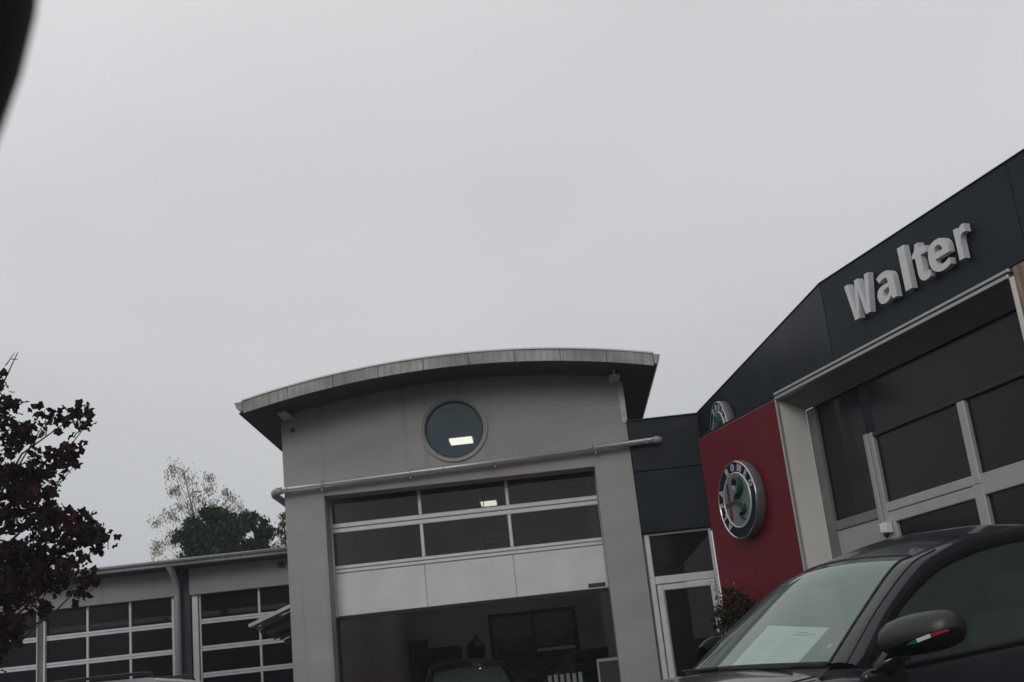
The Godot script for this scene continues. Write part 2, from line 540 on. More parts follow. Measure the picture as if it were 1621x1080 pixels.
	# steel purlins poking out under the soffit
	for b in [[-2.925, 4.643], [0.985, 4.652]]:
		m = MB.new()
		var h := 0.135; var w := 0.062
		var q := PackedVector2Array([Vector2(-w, 0), Vector2(w, 0), Vector2(w, 0.014), Vector2(0.007, 0.020), Vector2(0.007, h - 0.02), Vector2(w, h - 0.014), Vector2(w, h), Vector2(-w, h), Vector2(-w, h - 0.014), Vector2(-0.007, h - 0.02), Vector2(-0.007, 0.02), Vector2(-w, 0.014)])
		m.prism(q, -14.0, -13.65, off * Transform3D(Basis.IDENTITY, Vector3(b[0], b[1], 0)))
		put("steel_beam", m, M.beam_paint, o)
	# corner strip above the flat roofed link
	front_box("corner_strip", Vector3(1.02, 4.15, -14.0) - o.position, Vector3(1.088, 4.66, -13.985) - o.position, M.beam_paint, o)
	# round window
	m = MB.new(true)
	var rt := Transform3D(Basis.IDENTITY, Vector3(xc, yc, -14.0) - o.position)
	m.lathe([Vector2(0.358, -0.10), Vector2(0.402, -0.02), Vector2(0.404, 0.018), Vector2(0.395, 0.026), Vector2(0.385, 0.024), Vector2(0.378, 0.012), Vector2(0.372, -0.01), Vector2(0.355, -0.02), Vector2(0.347, -0.03), Vector2(0.342, -0.07)], 64, rt)
	var rw := put("round_window", m, M.grey_alu, o)
	m = MB.new(true)
	m.lathe([Vector2(0.360, -0.075), Vector2(0.0, -0.074)], 48, rt)
	put("pane", m, M.pane_round, rw)
	m = MB.new(true)
	m.lathe([Vector2(0.344, -0.05), Vector2(0.336, -0.05), Vector2(0.334, -0.07)], 64, rt)
	put("seal", m, M.rubber, rw)
	garage_door(o)
	# rain pipe across the front
	m = MB.new(true)
	var a0 := Vector3(-3.04, 3.782, -13.90); var a1 := Vector3(1.36, 3.894, -13.90)
	m.tube([a0 - o.position, a1 - o.position], 0.036, 14)
	var rp := put("rain_pipe", m, M.pipe, o)
	m = MB.new(true)
	m.tube([a0 + Vector3(0.01, 0, 0) - o.position, a0 + Vector3(-0.05, -0.003, -0.005) - o.position, a0 + Vector3(-0.085, -0.012, -0.035) - o.position, a0 + Vector3(-0.095, -0.03, -0.085) - o.position, a0 + Vector3(-0.06, -0.06, -0.20) - o.position, a0 + Vector3(0.01, -0.12, -0.30) - o.position], 0.042, 14)
	put("pipe_elbow", m, M.grey_alu, rp)
	m = MB.new(true)
	m.tube([a1 - Vector3(0.01, 0, 0) - o.position, a1 + Vector3(0.03, 0.001, -0.003) - o.position, a1 + Vector3(0.055, 0, -0.03) - o.position, a1 + Vector3(0.06, 0, -0.08) - o.position], 0.043, 14)
	put("pipe_elbow", m, M.grey_alu, rp)
	for x in [-2.559, -1.516, -0.52, 0.664]:
		m = MB.new()
		var c := a0.lerp(a1, (x - a0.x) / (a1.x - a0.x)) - o.position
		m.tube([c - Vector3(0.009, 0, 0), c + Vector3(0.009, 0, 0)], 0.043, 14)
		m.box(c + Vector3(-0.009, 0.036, -0.095), c + Vector3(0.009, 0.07, -0.01))
		m.box(c + Vector3(-0.006, -0.065, -0.012), c + Vector3(0.006, -0.04, 0.012))
		put("pipe_bracket", m, M.grey_alu, rp)
	for x in [-2.975, -1.122, 1.27]:
		m = MB.new(true)
		var c := a0.lerp(a1, (x - a0.x) / (a1.x - a0.x)) - o.position
		m.tube([c - Vector3(0.006, 0, 0), c + Vector3(0.006, 0, 0)], 0.041, 14)
		put("pipe_collar", m, M.zinc_edge, rp)
	# black bell under the left beam
	m = MB.new(true)
	m.pillow(Vector3(-2.885, 4.51, -13.985) - o.position, Vector3(0.05, 0.045, 0.05), 0.7)
	put("wall_sensor", m, M.black, o)
	# lean-to canopy on the far side wall
	m = MB.new()
	var cl := Vector3(-3.73, 2.372, -15.0) - o.position; var cr := Vector3(-3.02, 2.625, -15.0) - o.position
	var nb := 12
	var bz := -3.0
	for k in nb:
		var z0 := bz * k / nb; var z1 := bz * (k + 0.55) / nb; var z2 := bz * (k + 1.0) / nb
		for q in [[z0, z1, 0.0], [z1, z2, 0.022]]:
			m.hexa([cl + Vector3(0, q[2] - 0.012 + q[1] * 0.05, q[1]), cr + Vector3(0, q[2] - 0.012 + q[1] * 0.05, q[1]), cr + Vector3(0, q[2] + q[1] * 0.05, q[1]), cl + Vector3(0, q[2] + q[1] * 0.05, q[1]),
				cl + Vector3(0, q[2] - 0.012 + q[0] * 0.05, q[0]), cr + Vector3(0, q[2] - 0.012 + q[0] * 0.05, q[0]), cr + Vector3(0, q[2] + q[0] * 0.05, q[0]), cl + Vector3(0, q[2] + q[0] * 0.05, q[0])])
	var cano := put("lean_to_canopy", m, M.roof_tin, o)
	m = MB.new()
	m.bar(cl + Vector3(-0.02, 0.0, 0.02), cr + Vector3(0, 0.008, 0.02), 0.03, 0.04)
	put("canopy_edge", m, M.zinc_edge, cano)
	for z in [-0.4, -1.1, -1.8, -2.5]:
		m = MB.new()
		m.bar(cl + Vector3(0.02, -0.04 + z * 0.05, z), cr + Vector3(0, -0.04 + z * 0.05, z), 0.05, 0.05)
		put("batten", m, M.slate, cano)

func garage_door(o: Node3D) -> void:
	var z := -14.30
	var off := -o.position
	var d := front_box("garage_door", Vector3(-2.60, 2.30, z - 0.05) + off, Vector3(-2.535, 3.76, z - 0.005) + off, M.white_alu, o, 0.008, "white sectional garage door, half raised, two rows of panes")
	front_box("side_stile", Vector3(0.632, 2.30, z - 0.05) + off, Vector3(0.70, 3.76, z - 0.005) + off, M.white_alu, d)
	var xs := [-2.535, -1.478, -0.430, 0.632]
	# rails, two by two at each section joint
	for y in [[3.338, 3.392], [3.278, 3.331], [2.852, 2.892], [2.806, 2.846]]:
		front_box("rail", Vector3(xs[0], y[0], z - 0.05) + off, Vector3(xs[3], y[1], z) + off, M.white_alu, d, 0.008)
	one_box("joint_seal", Vector3(xs[0], 3.329, z - 0.045) + off, Vector3(xs[3], 3.340, z - 0.015) + off, M.rubber, d)
	one_box("joint_seal", Vector3(xs[0], 2.844, z - 0.045) + off, Vector3(xs[3], 2.854, z - 0.015) + off, M.rubber, d)
	for r in [[3.392, 3.76], [2.892, 3.278]]:
		for k in [1, 2]:
			front_box("glazing_bar", Vector3(xs[k] - 0.02, r[0], z - 0.05) + off, Vector3(xs[k] + 0.02, r[1], z - 0.004) + off, M.white_alu, d)
		for k in 3:
			one_box("pane", Vector3(xs[k] + (0.02 if k else 0.0), r[0], z - 0.032) + off, Vector3(xs[k + 1] - (0.02 if k < 2 else 0.0), r[1], z - 0.024) + off, M.pane, d)
	for k in 3:
		front_box("panel", Vector3(xs[k] + 0.0015, 2.308, z - 0.045) + off, Vector3(xs[k + 1] - 0.0015, 2.800, z - 0.006) + off, M.white_panel, d, 0.006)
	one_box("bottom_seal", Vector3(-2.60, 2.268, z - 0.045) + off, Vector3(0.70, 2.300, z - 0.010) + off, M.rubber, d)
	front_box("name_plate", Vector3(0.405, 2.325, z - 0.006) + off, Vector3(0.605, 2.372, z + 0.002) + off, M.black, d, 0.003)
	for x in [-2.60, 0.69]:
		one_box("guide_rail", Vector3(x, 0.035, z - 0.09) + off, Vector3(x + 0.07, 2.27, z - 0.01) + off, M.dark_metal, d)

func hall_inside() -> void:
	# two lamps under the ceiling
	var k := 0
	for l in [[-1.02, 4.60, -16.0, 0.30, 0.30, "bright ceiling lamp seen through the round window"], [-0.915, 4.365, -20.0, 0.25, 0.34, "bright ceiling lamp seen through the top row of the garage door"]]:
		var o := thing("ceiling_lamp", l[5], "lamp", Vector3(l[0], l[1], l[2]), 0, "lamps in the workshop")
		one_box("housing", Vector3(-l[3] / 2 - 0.02, 0.012, -l[4] / 2 - 0.02), Vector3(l[3] / 2 + 0.02, 0.07, l[4] / 2 + 0.02), M.grey_alu, o)
		one_box("diffuser", Vector3(-l[3] / 2, -0.02, -l[4] / 2), Vector3(l[3] / 2, 0.010, l[4] / 2), M.lamp, o)
		var m := MB.new()
		for s in [-1, 1]: m.bar(Vector3(s * l[3] * 0.4, 0.07, 0), Vector3(s * l[3] * 0.4, 4.88 - l[1], 0), 0.012, 0.012, Vector3.RIGHT)
		put("hanger", m, M.dark_metal, o)
		var a := AreaLight3D.new()
		a.name = "lamp_light"
		a.area_size = Vector2(l[3], l[4])
		a.light_energy = 0.5
		a.light_color = Color(1.0, 0.98, 0.92)
		a.area_range = 14.0
		a.shadow_enabled = true
		o.add_child(a)
		a.position = Vector3(0, -0.03, 0)
		a.rotation_degrees = Vector3(-90, 0, 0)
		k += 1
	# louvred heater hanging at the back
	var h := thing("air_heater", "hanging air heater with pale louvres behind the garage door panes", "heater", Vector3(-0.81, 3.44, -19.0))
	one_box("casing", Vector3(-0.19, 0.0, -0.30), Vector3(0.19, 0.34, -0.02), M.dark_metal, h)
	for i in 3:
		var m := MB.new()
		m.bar(Vector3(-0.165, 0.06 + i * 0.095, 0.01), Vector3(0.165, 0.06 + i * 0.095, 0.01), 0.07, 0.012, Vector3(0, 0.7, 0.7))
		put("louvre", m, M.louver, h)
	var hm := MB.new()
	for s in [-1, 1]: hm.bar(Vector3(s * 0.15, 0.34, -0.15), Vector3(s * 0.15, 1.44, -0.15), 0.014, 0.014, Vector3.RIGHT)
	put("hanger", hm, M.dark_metal, h)
	# slatted white screen
	var r := thing("slatted_screen", "white upright slats of a screen low in the open garage door", "screen", Vector3(0.03, 0.034, -17.0), 0.05)
	for i in 6:
		front_box("slat", Vector3(-0.24 + i * 0.083, 0.12, -0.03), Vector3(-0.19 + i * 0.083, 1.415 + 0.008 * (i % 2), 0.0), M.white_paint, r, 0.008)
	for y in [0.14, 1.28]:
		one_box("cross_rail", Vector3(-0.26, y, -0.06), Vector3(0.26, y + 0.05, -0.032), M.dark_metal, r)
	for x in [-0.25, 0.22]:
		one_box("leg", Vector3(x, 0, -0.10), Vector3(x + 0.03, 1.30, -0.062), M.dark_metal, r)
	# tall cabinet at the right of the opening
	var c := thing("tool_cabinet", "greenish tool cabinet with pale rim beside the right door jamb", "cabinet", Vector3(0.56, 0.034, -15.3))
	one_box("body", Vector3(-0.13, 0.06, -0.5), Vector3(0.17, 1.50, -0.03), M.cover, c)
	front_box("door", Vector3(-0.115, 0.08, -0.03), Vector3(0.155, 1.48, -0.008), M.interior, c)
	var cm := MB.new()
	cm.box(Vector3(-0.135, 0.05, -0.03), Vector3(-0.115, 1.515, 0.0)); cm.box(Vector3(-0.115, 1.48, -0.03), Vector3(0.175, 1.515, 0.0))
	put("rim", cm, M.grey_alu, c)
	one_box("base", Vector3(-0.12, 0, -0.48), Vector3(0.16, 0.06, -0.05), M.black, c)
	# low wall shelf with a hood, left of the back window
	var s := thing("wall_shelf", "dark shelf unit along the back wall of the workshop", "shelf", Vector3(-1.98, 0.034, -21.8))
	one_box("board", Vector3(-0.30, 2.12, -0.2), Vector3(0.24, 2.19, 0.15), M.black, s)
	for x in [-0.30, 0.20]: one_box("side", Vector3(x, 0, -0.2), Vector3(x + 0.04, 2.12, 0.12), M.interior, s)
	for y in [0.5, 1.0, 1.55]: one_box("board", Vector3(-0.26, y, -0.2), Vector3(0.20, y + 0.03, 0.12), M.interior, s)
	# tool board with hanging tools on the left wall side of the bay
	var tb := thing("tool_board", "dark board of hanging tools on the back wall at the left of the bay", "tool board", Vector3(-2.42, 1.55, -21.97))
	front_box("board", Vector3(-0.25, 0.0, -0.02), Vector3(0.10, 0.85, 0.0), M.interior, tb)
	for i in 5:
		var tm := MB.new(true)
		tm.tube([Vector3(-0.20 + i * 0.065, 0.72, 0.02), Vector3(-0.20 + i * 0.065, 0.45 - 0.06 * (i % 3), 0.02)], [0.012, 0.008], 6)
		tm.pillow(Vector3(-0.20 + i * 0.065, 0.74, 0.02), Vector3(0.045, 0.05, 0.02), 0.7)
		put("tool", tm, M.dark_metal, tb)
	# stack of tyres by the back wall
	for i in 4:
		var ty := MB.new(true)
		ty.lathe([Vector2(0.19, -0.10), Vector2(0.29, -0.10), Vector2(0.32, -0.05), Vector2(0.32, 0.05), Vector2(0.29, 0.10), Vector2(0.19, 0.10), Vector2(0.19, -0.10)], 28, Transform3D(Basis(Vector3.RIGHT, -PI / 2), Vector3.ZERO))
		var one := put("tyre", ty, M.tyre, self)
		one.position = Vector3(0.52 + 0.01 * (i % 2), 1.16 + i * 0.205, -20.6)
		meta(one, ["lowest tyre of the stack on the bench in the bay", "second tyre up in the stack on the bench in the bay", "third tyre up in the stack on the bench in the bay", "topmost tyre of the stack on the bench in the bay"][i], "tyre", "tyres stacked in the bay")
	var be := thing("work_bench", "grey work bench under the tyre stack in the bay", "bench", Vector3(0.42, 0.034, -20.6))
	one_box("top", Vector3(-0.35, 0.96, -0.36), Vector3(0.34, 1.02, 0.36), M.grey_alu, be)
	for x in [-0.33, 0.27]:
		for z in [-0.33, 0.28]: one_box("leg", Vector3(x, 0, z), Vector3(x + 0.05, 0.96, z + 0.05), M.dark_metal, be)
	# round hose reel on the back wall
	var q := thing("hose_reel", "dark round hose reel on the back wall above the dark car", "hose reel", Vector3(-1.47, 2.13, -21.95))
	var qm := MB.new(true)
	qm.lathe([Vector2(0.0, 0.0), Vector2(0.12, 0.0), Vector2(0.16, 0.05), Vector2(0.165, 0.13), Vector2(0.12, 0.17), Vector2(0.05, 0.17), Vector2(0.045, 0.19), Vector2(0.0, 0.19)], 28)
	put("drum", qm, M.black, q)
	qm = MB.new()
	qm.box(Vector3(-0.03, -0.02, -0.05), Vector3(0.03, 0.25, -0.001))
	put("bracket", qm, M.dark_metal, q)

# ------------------------------------------------------------------ dark link with the door
func wing() -> void:
	var o := thing("link_building", "dark clad flat roofed link with a white framed glass door", "building", Vector3(1.5, 0, -14))
	var off := -o.position
	var L := 1.082; var R := 1.911
	var m := MB.new()
	m.box(Vector3(L, 2.84, -18) + off, Vector3(R + 0.02, 4.15, -14.0) + off)
	m.box(Vector3(L, 0, -18) + off, Vector3(R, 2.84, -17.8) + off)
	m.box(Vector3(L, 0, -17.8) + off, Vector3(L + 0.02, 2.84, -14.06) + off)
	put("wall", m, M.grey_wall, o)
	one_box("floor", Vector3(L + 0.02, 0.004, -17.8) + off, Vector3(R, 0.034, -14.0) + off, M.concrete, o)
	front_box("cladding_panel", Vector3(L, 3.558, -14.0) + off, Vector3(R, 4.158, -13.97) + off, M.cladding, o, 0.005)
	front_box("cladding_panel", Vector3(L, 2.838, -14.0) + off, Vector3(R, 3.549, -13.97) + off, M.cladding, o, 0.005)
	front_box("roof_cap", Vector3(L - 0.01, 4.158, -18) + off, Vector3(R + 0.02, 4.178, -13.955) + off, M.fascia, o, 0.004)
	# door front
	var z := -14.02
	var f := front_box("door_frame", Vector3(1.10, 0.03, z - 0.07) + off, Vector3(1.16, 2.835, z) + off, M.white_alu, o, 0.008)
	front_box("post", Vector3(1.84, 0.03, z - 0.07) + off, Vector3(1.872, 2.835, z) + off, M.white_alu, f, 0.006)
	front_box("transom", Vector3(1.16, 2.255, z - 0.07) + off, Vector3(1.84, 2.345, z) + off, M.white_alu, f, 0.008)
	front_box("head_rail", Vector3(1.16, 2.805, z - 0.07) + off, Vector3(1.84, 2.835, z) + off, M.grey_alu, f, 0.005)
	one_box("pane", Vector3(1.16, 2.345, z - 0.045) + off, Vector3(1.84, 2.805, z - 0.035) + off, M.pane_dark, f)
	var d := front_box("door", Vector3(1.172, 0.05, z - 0.06) + off, Vector3(1.240, 2.245, z + 0.008) + off, M.white_alu, o, 0.008, "white framed glass door")
	front_box("stile", Vector3(1.775, 0.05, z - 0.06) + off, Vector3(1.832, 2.245, z + 0.008) + off, M.white_alu, d, 0.008)
	front_box("top_rail", Vector3(1.240, 2.180, z - 0.06) + off, Vector3(1.775, 2.245, z + 0.008) + off, M.white_alu, d, 0.008)
	front_box("bottom_rail", Vector3(1.240, 0.05, z - 0.06) + off, Vector3(1.775, 0.22, z + 0.008) + off, M.white_alu, d, 0.008)
	one_box("pane", Vector3(1.240, 0.22, z - 0.04) + off, Vector3(1.775, 2.180, z - 0.03) + off, M.pane_dark, d)
	front_box("inner_bead", Vector3(1.240, 0.22, z - 0.028) + off, Vector3(1.254, 2.180, z - 0.004) + off, M.grey_alu, d, 0.004)
	# notice behind the door glass: a framed sheet
	var n := thing("framed_notice", "white framed notice hanging behind the glass of the door", "notice", Vector3(1.37, 1.20, z - 0.075))
	front_box("frame", Vector3(0, 0, -0.012), Vector3(0.30, 0.42, 0.0), M.flag_white, n, 0.004)
	var pm := MB.new()
	pm.quad_uv(Vector3(0.03, 0.03, 0.003), Vector3(0.27, 0.03, 0.003), Vector3(0.27, 0.385, 0.003), Vector3(0.03, 0.385, 0.003))
	var im := Image.create(64, 96, false, Image.FORMAT_RGB8)
	im.fill(Color(0.62, 0.62, 0.64))
	var rg := RandomNumberGenerator.new(); rg.seed = 4
	for i in 7: im.fill_rect(Rect2i(8, 34 + i * 8, rg.randi_range(24, 46), 3), Color(0.35, 0.36, 0.38))
	im.fill_rect(Rect2i(6, 6, 26, 20), Color(0.42, 0.36, 0.34))
	var mm := StandardMaterial3D.new(); mm.albedo_texture = ImageTexture.create_from_image(im); mm.roughness = 0.6
	put("print", pm, mm, n)

# ------------------------------------------------------------------ showroom with portal; local x runs along the front, z points out of it
func showroom() -> void:
	var o := thing("showroom", "showroom with dark folded fascia, red portal panel and white framed glazing", "building", Vector3(2.469, 0, -9.558), deg_to_rad(-69.67))
	var inv := o.transform.affine_inverse()
	var far := inv * Vector3(1.909, 0, -14.0)      # where the fascia meets the link
	var fz := Vector2(far.x, far.z)
	var nrm := Vector2(-fz.y, fz.x).normalized()    # into or out of the folded part
	if nrm.y < 0: nrm = -nrm
	var H := 4.173
	var fold := func(a: float, b: float, y0: float, y1: float, proud: float, thick: float, e: float) -> MB:
		var m := MB.new()
		var p: Vector2 = fz * a; var q: Vector2 = fz * b
		var t := Transform3D(Basis(Vector3((p - q).normalized().x, 0, (p - q).normalized().y), Vector3.UP, Vector3(nrm.x, 0, nrm.y)), Vector3(q.x, 0, q.y))
		m.bevel_box(Vector3(0, y0, -thick), Vector3((p - q).length(), y1, proud), e, t)
		return m
	# folded fascia towards the link, in two tall panels over a lower wall
	put("fascia_panel", fold.call(0.001, 0.9995, 3.46, H, 0.0, 0.04, 0.004), M.fascia, o)
	put("side_wall", fold.call(0.40, 0.9995, 0.0, 3.455, -0.006, 0.04, 0.004), M.cladding, o)
	# front fascia
	var xs := [0.0, 2.283, 4.6, 6.9]
	for k in 3:
		front_box("fascia_panel", Vector3(xs[k] + 0.004, 3.505, -0.04), Vector3(xs[k + 1] - 0.004, H, 0.0), M.fascia, o, 0.004)
	one_box("fascia_backing", Vector3(0.0, 3.50, -0.10), Vector3(6.9, H - 0.02, -0.042), M.black, o)
	front_box("fascia_cap", Vector3(-0.01, H, -0.30), Vector3(6.9, H + 0.012, 0.008), M.fascia, o, 0.003)
	put("fascia_cap", fold.call(0.0, 1.0, H, H + 0.012, 0.008, 0.30, 0.003), M.fascia, o)
	# bright double trim along the lower edge
	front_box("trim_strip", Vector3(-0.97, 3.478, -0.06), Vector3(2.105, 3.502, 0.012), M.trim, o, 0.004)
	one_box("trim_groove", Vector3(-0.97, 3.468, -0.06), Vector3(2.105, 3.478, 0.0), M.black, o)
	front_box("trim_strip", Vector3(-0.97, 3.440, -0.06), Vector3(2.085, 3.468, 0.008), M.trim, o, 0.004)
	one_box("portal_top", Vector3(-2.51, 3.468, -0.58), Vector3(0.0, 3.50, -0.062), M.fascia, o)
	# red leg of the portal
	for y in [[1.604, 3.452], [0.03, 1.600]]:
		front_box("red_panel", Vector3(-2.508, y[0], -0.03), Vector3(-0.985, y[1], 0.0), M.red, o, 0.006)
	front_box("edge_strip", Vector3(-0.985, 0.03, -0.03), Vector3(-0.965, 3.452, 0.004), M.trim, o, 0.004)
	var m := MB.new()
	var flat := Transform3D(Basis(Vector3.RIGHT, Vector3(0, 0, 1), Vector3(0, 1, 0)), Vector3.ZERO)   # plan (x, z) prisms: polygon x,y -> x,z; height -> y
	m.prism(PackedVector2Array([Vector2(-0.965, -0.031), Vector2(-0.965, -0.284), Vector2(-1.44, -0.40), Vector2(-2.35, -0.45), Vector2(-2.50, -0.031)]), 0.02, 3.438, flat)
	put("white_leg", m, M.white_jamb, o)
	# soffit falling towards the glass
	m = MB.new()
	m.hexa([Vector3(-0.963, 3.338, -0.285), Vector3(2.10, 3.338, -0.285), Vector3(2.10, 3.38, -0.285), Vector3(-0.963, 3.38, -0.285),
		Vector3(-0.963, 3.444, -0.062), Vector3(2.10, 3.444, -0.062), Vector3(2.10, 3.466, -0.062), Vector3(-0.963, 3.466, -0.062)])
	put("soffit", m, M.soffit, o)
	# right leg faced with upright boards
	var wl := one_box("wood_leg", Vector3(2.09, 0.02, -0.62), Vector3(3.4, 3.50, -0.025), M.grey_wall, o)
	front_box("edge_strip", Vector3(2.085, 0.02, -0.03), Vector3(2.128, 3.438, 0.006), M.white_jamb, wl, 0.005)
	for k in 8:
		front_box("plank", Vector3(2.132 + k * 0.155, 0.02, -0.024), Vector3(2.132 + k * 0.155 + 0.150, 3.498, 0.002 + 0.0015 * (k % 2)), M.wood, wl, 0.004)
	# glazing set back behind the portal
	var z := -0.284
	one_box("jamb_strip", Vector3(-0.968, 0.02, z - 0.10), Vector3(-0.837, 3.335, z - 0.004), M.grey_wall, o)
	var g := front_box("glazing", Vector3(-0.197, 0.02, z - 0.07), Vector3(-0.139, 2.925, z + 0.012), M.grey_alu, o, 0.008, "white framed glass front")  # this post and the next: white frame in grey, shade put into the colour
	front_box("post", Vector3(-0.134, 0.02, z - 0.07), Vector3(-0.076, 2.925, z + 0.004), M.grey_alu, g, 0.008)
	one_box("dark_panel", Vector3(-0.197, 2.925, z - 0.045), Vector3(-0.076, 3.345, z - 0.03), M.cladding, g)
	front_box("post", Vector3(0.981, 2.27, z - 0.07), Vector3(1.065, 2.883, z + 0.004), M.shaded_white_alu, g, 0.008)
	front_box("post", Vector3(0.970, 0.02, z - 0.07), Vector3(1.076, 2.27, z + 0.006), M.shaded_white_alu, g, 0.008)
	front_box("head_rail", Vector3(-0.076, 2.883, z - 0.07), Vector3(2.09, 2.921, z + 0.004), M.dark_metal, g, 0.006)
	front_box("transom", Vector3(-0.076, 2.269, z - 0.07), Vector3(0.981, 2.341, z + 0.004), M.shaded_white_alu, g, 0.006)
	front_box("transom", Vector3(1.065, 2.184, z - 0.07), Vector3(2.09, 2.336, z + 0.002), M.shaded_white_alu, g, 0.006)
	front_box("door_head", Vector3(-0.038, 2.179, z - 0.06), Vector3(0.970, 2.264, z + 0.002), M.shaded_white_alu, g, 0.006)
	front_box("door_stile", Vector3(-0.073, 0.02, z - 0.06), Vector3(0.005, 2.264, z + 0.0), M.shaded_white_alu, g, 0.006)
	for q in [[-0.076, 0.981, 2.341, 2.883], [1.065, 2.09, 2.336, 2.883], [0.005, 0.970, 0.05, 2.179], [1.076, 2.09, 0.05, 2.184], [-0.076, 2.09, 2.921, 3.345], [-0.837, -0.197, 2.322, 3.345]]:
		one_box("pane", Vector3(q[0], q[2], z - 0.042), Vector3(q[1], q[3], z - 0.032), M.pane_dark, g)
	front_box("sill_rail", Vector3(-0.837, 2.241, z - 0.06), Vector3(-0.197, 2.322, z - 0.002), M.grey_wall, g, 0.006)
	front_box("lower_panel", Vector3(-0.837, 0.02, z - 0.05), Vector3(-0.197, 2.239, z - 0.012), M.dim_panel, g, 0.006)
	# the body behind
	m = MB.new()
	m.box(Vector3(-1.03, 0.0, -7.2), Vector3(7.0, 4.0, -7.0))
	m.box(Vector3(6.8, 0.0, -7.0), Vector3(7.0, 4.0, -0.12))
	m.box(Vector3(-1.03, 0.0, -7.0), Vector3(-0.972, 3.62, z - 0.12))
	m.box(Vector3(-0.972, 3.40, -7.0), Vector3(6.8, 3.60, -0.29))
	m.box(Vector3(3.4, 0.0, -0.60), Vector3(6.8, 3.49, -0.12))
	put("wall", m, M.grey_wall, o)
	one_box("floor", Vector3(-0.97, 0.004, -7.0), Vector3(6.8, 0.03, z - 0.08), M.concrete, o)
	# small white box on the door post
	var dv := o.transform * Vector3(-0.09, 2.085, z + 0.008)
	var c := thing("door_camera", "small white box with dark lens on the white post of the glass front", "camera", dv, deg_to_rad(-69.67))
	front_box("case", Vector3(-0.035, 0.02, 0.0), Vector3(0.05, 0.10, 0.06), M.flag_white, c, 0.008)
	var lm := MB.new(true)
	lm.pillow(Vector3(0.008, 0.012, 0.034), Vector3(0.045, 0.05, 0.045), 0.8)
	put("lens", lm, M.black, c)

func text_font() -> SystemFont:
	var f := SystemFont.new()
	f.font_names = PackedStringArray(["Droid Sans"])
	f.font_weight = 700
	return f

func letter_mesh(ch: String, depth: float) -> TextMesh:
	var t := TextMesh.new()
	t.text = ch
	t.font = text_font()
	t.font_size = 64
	t.pixel_size = 0.01
	t.depth = depth
	t.curve_step = 1.0
	return t

func shop_sign() -> void:
	var o := thing("shop_sign", "raised pale grey letters Walter on the dark fascia", "sign", Vector3(2.469, 3.697, -9.558), deg_to_rad(-69.67))
	# letter, left edge, right edge, height above the base line, drop below it
	for l in [["W", 0.407, 0.735, 0.300], ["a", 0.792, 1.018, 0.232], ["l", 1.125, 1.203, 0.335], ["t", 1.268, 1.425, 0.288], ["e", 1.436, 1.662, 0.232], ["r", 1.742, 1.856, 0.230]]:
		var t := letter_mesh(l[0], 0.05)
		var b := t.get_aabb()
		var n := put("letter", t, M.letter, o)
		var sx: float = (l[2] - l[1]) / b.size.x
		var sy: float = l[3] / b.size.y
		n.scale = Vector3(sx, sy, 1.0)
		n.position = Vector3(l[1] - b.position.x * sx, -b.position.y * sy, 0.012 + 0.025)
	for s in [0.50, 0.98, 1.165, 1.33, 1.46, 1.775]:
		one_box("spacer", Vector3(s - 0.01, 0.08, 0.001), Vector3(s + 0.01, 0.10, 0.02), M.dark_metal, o)

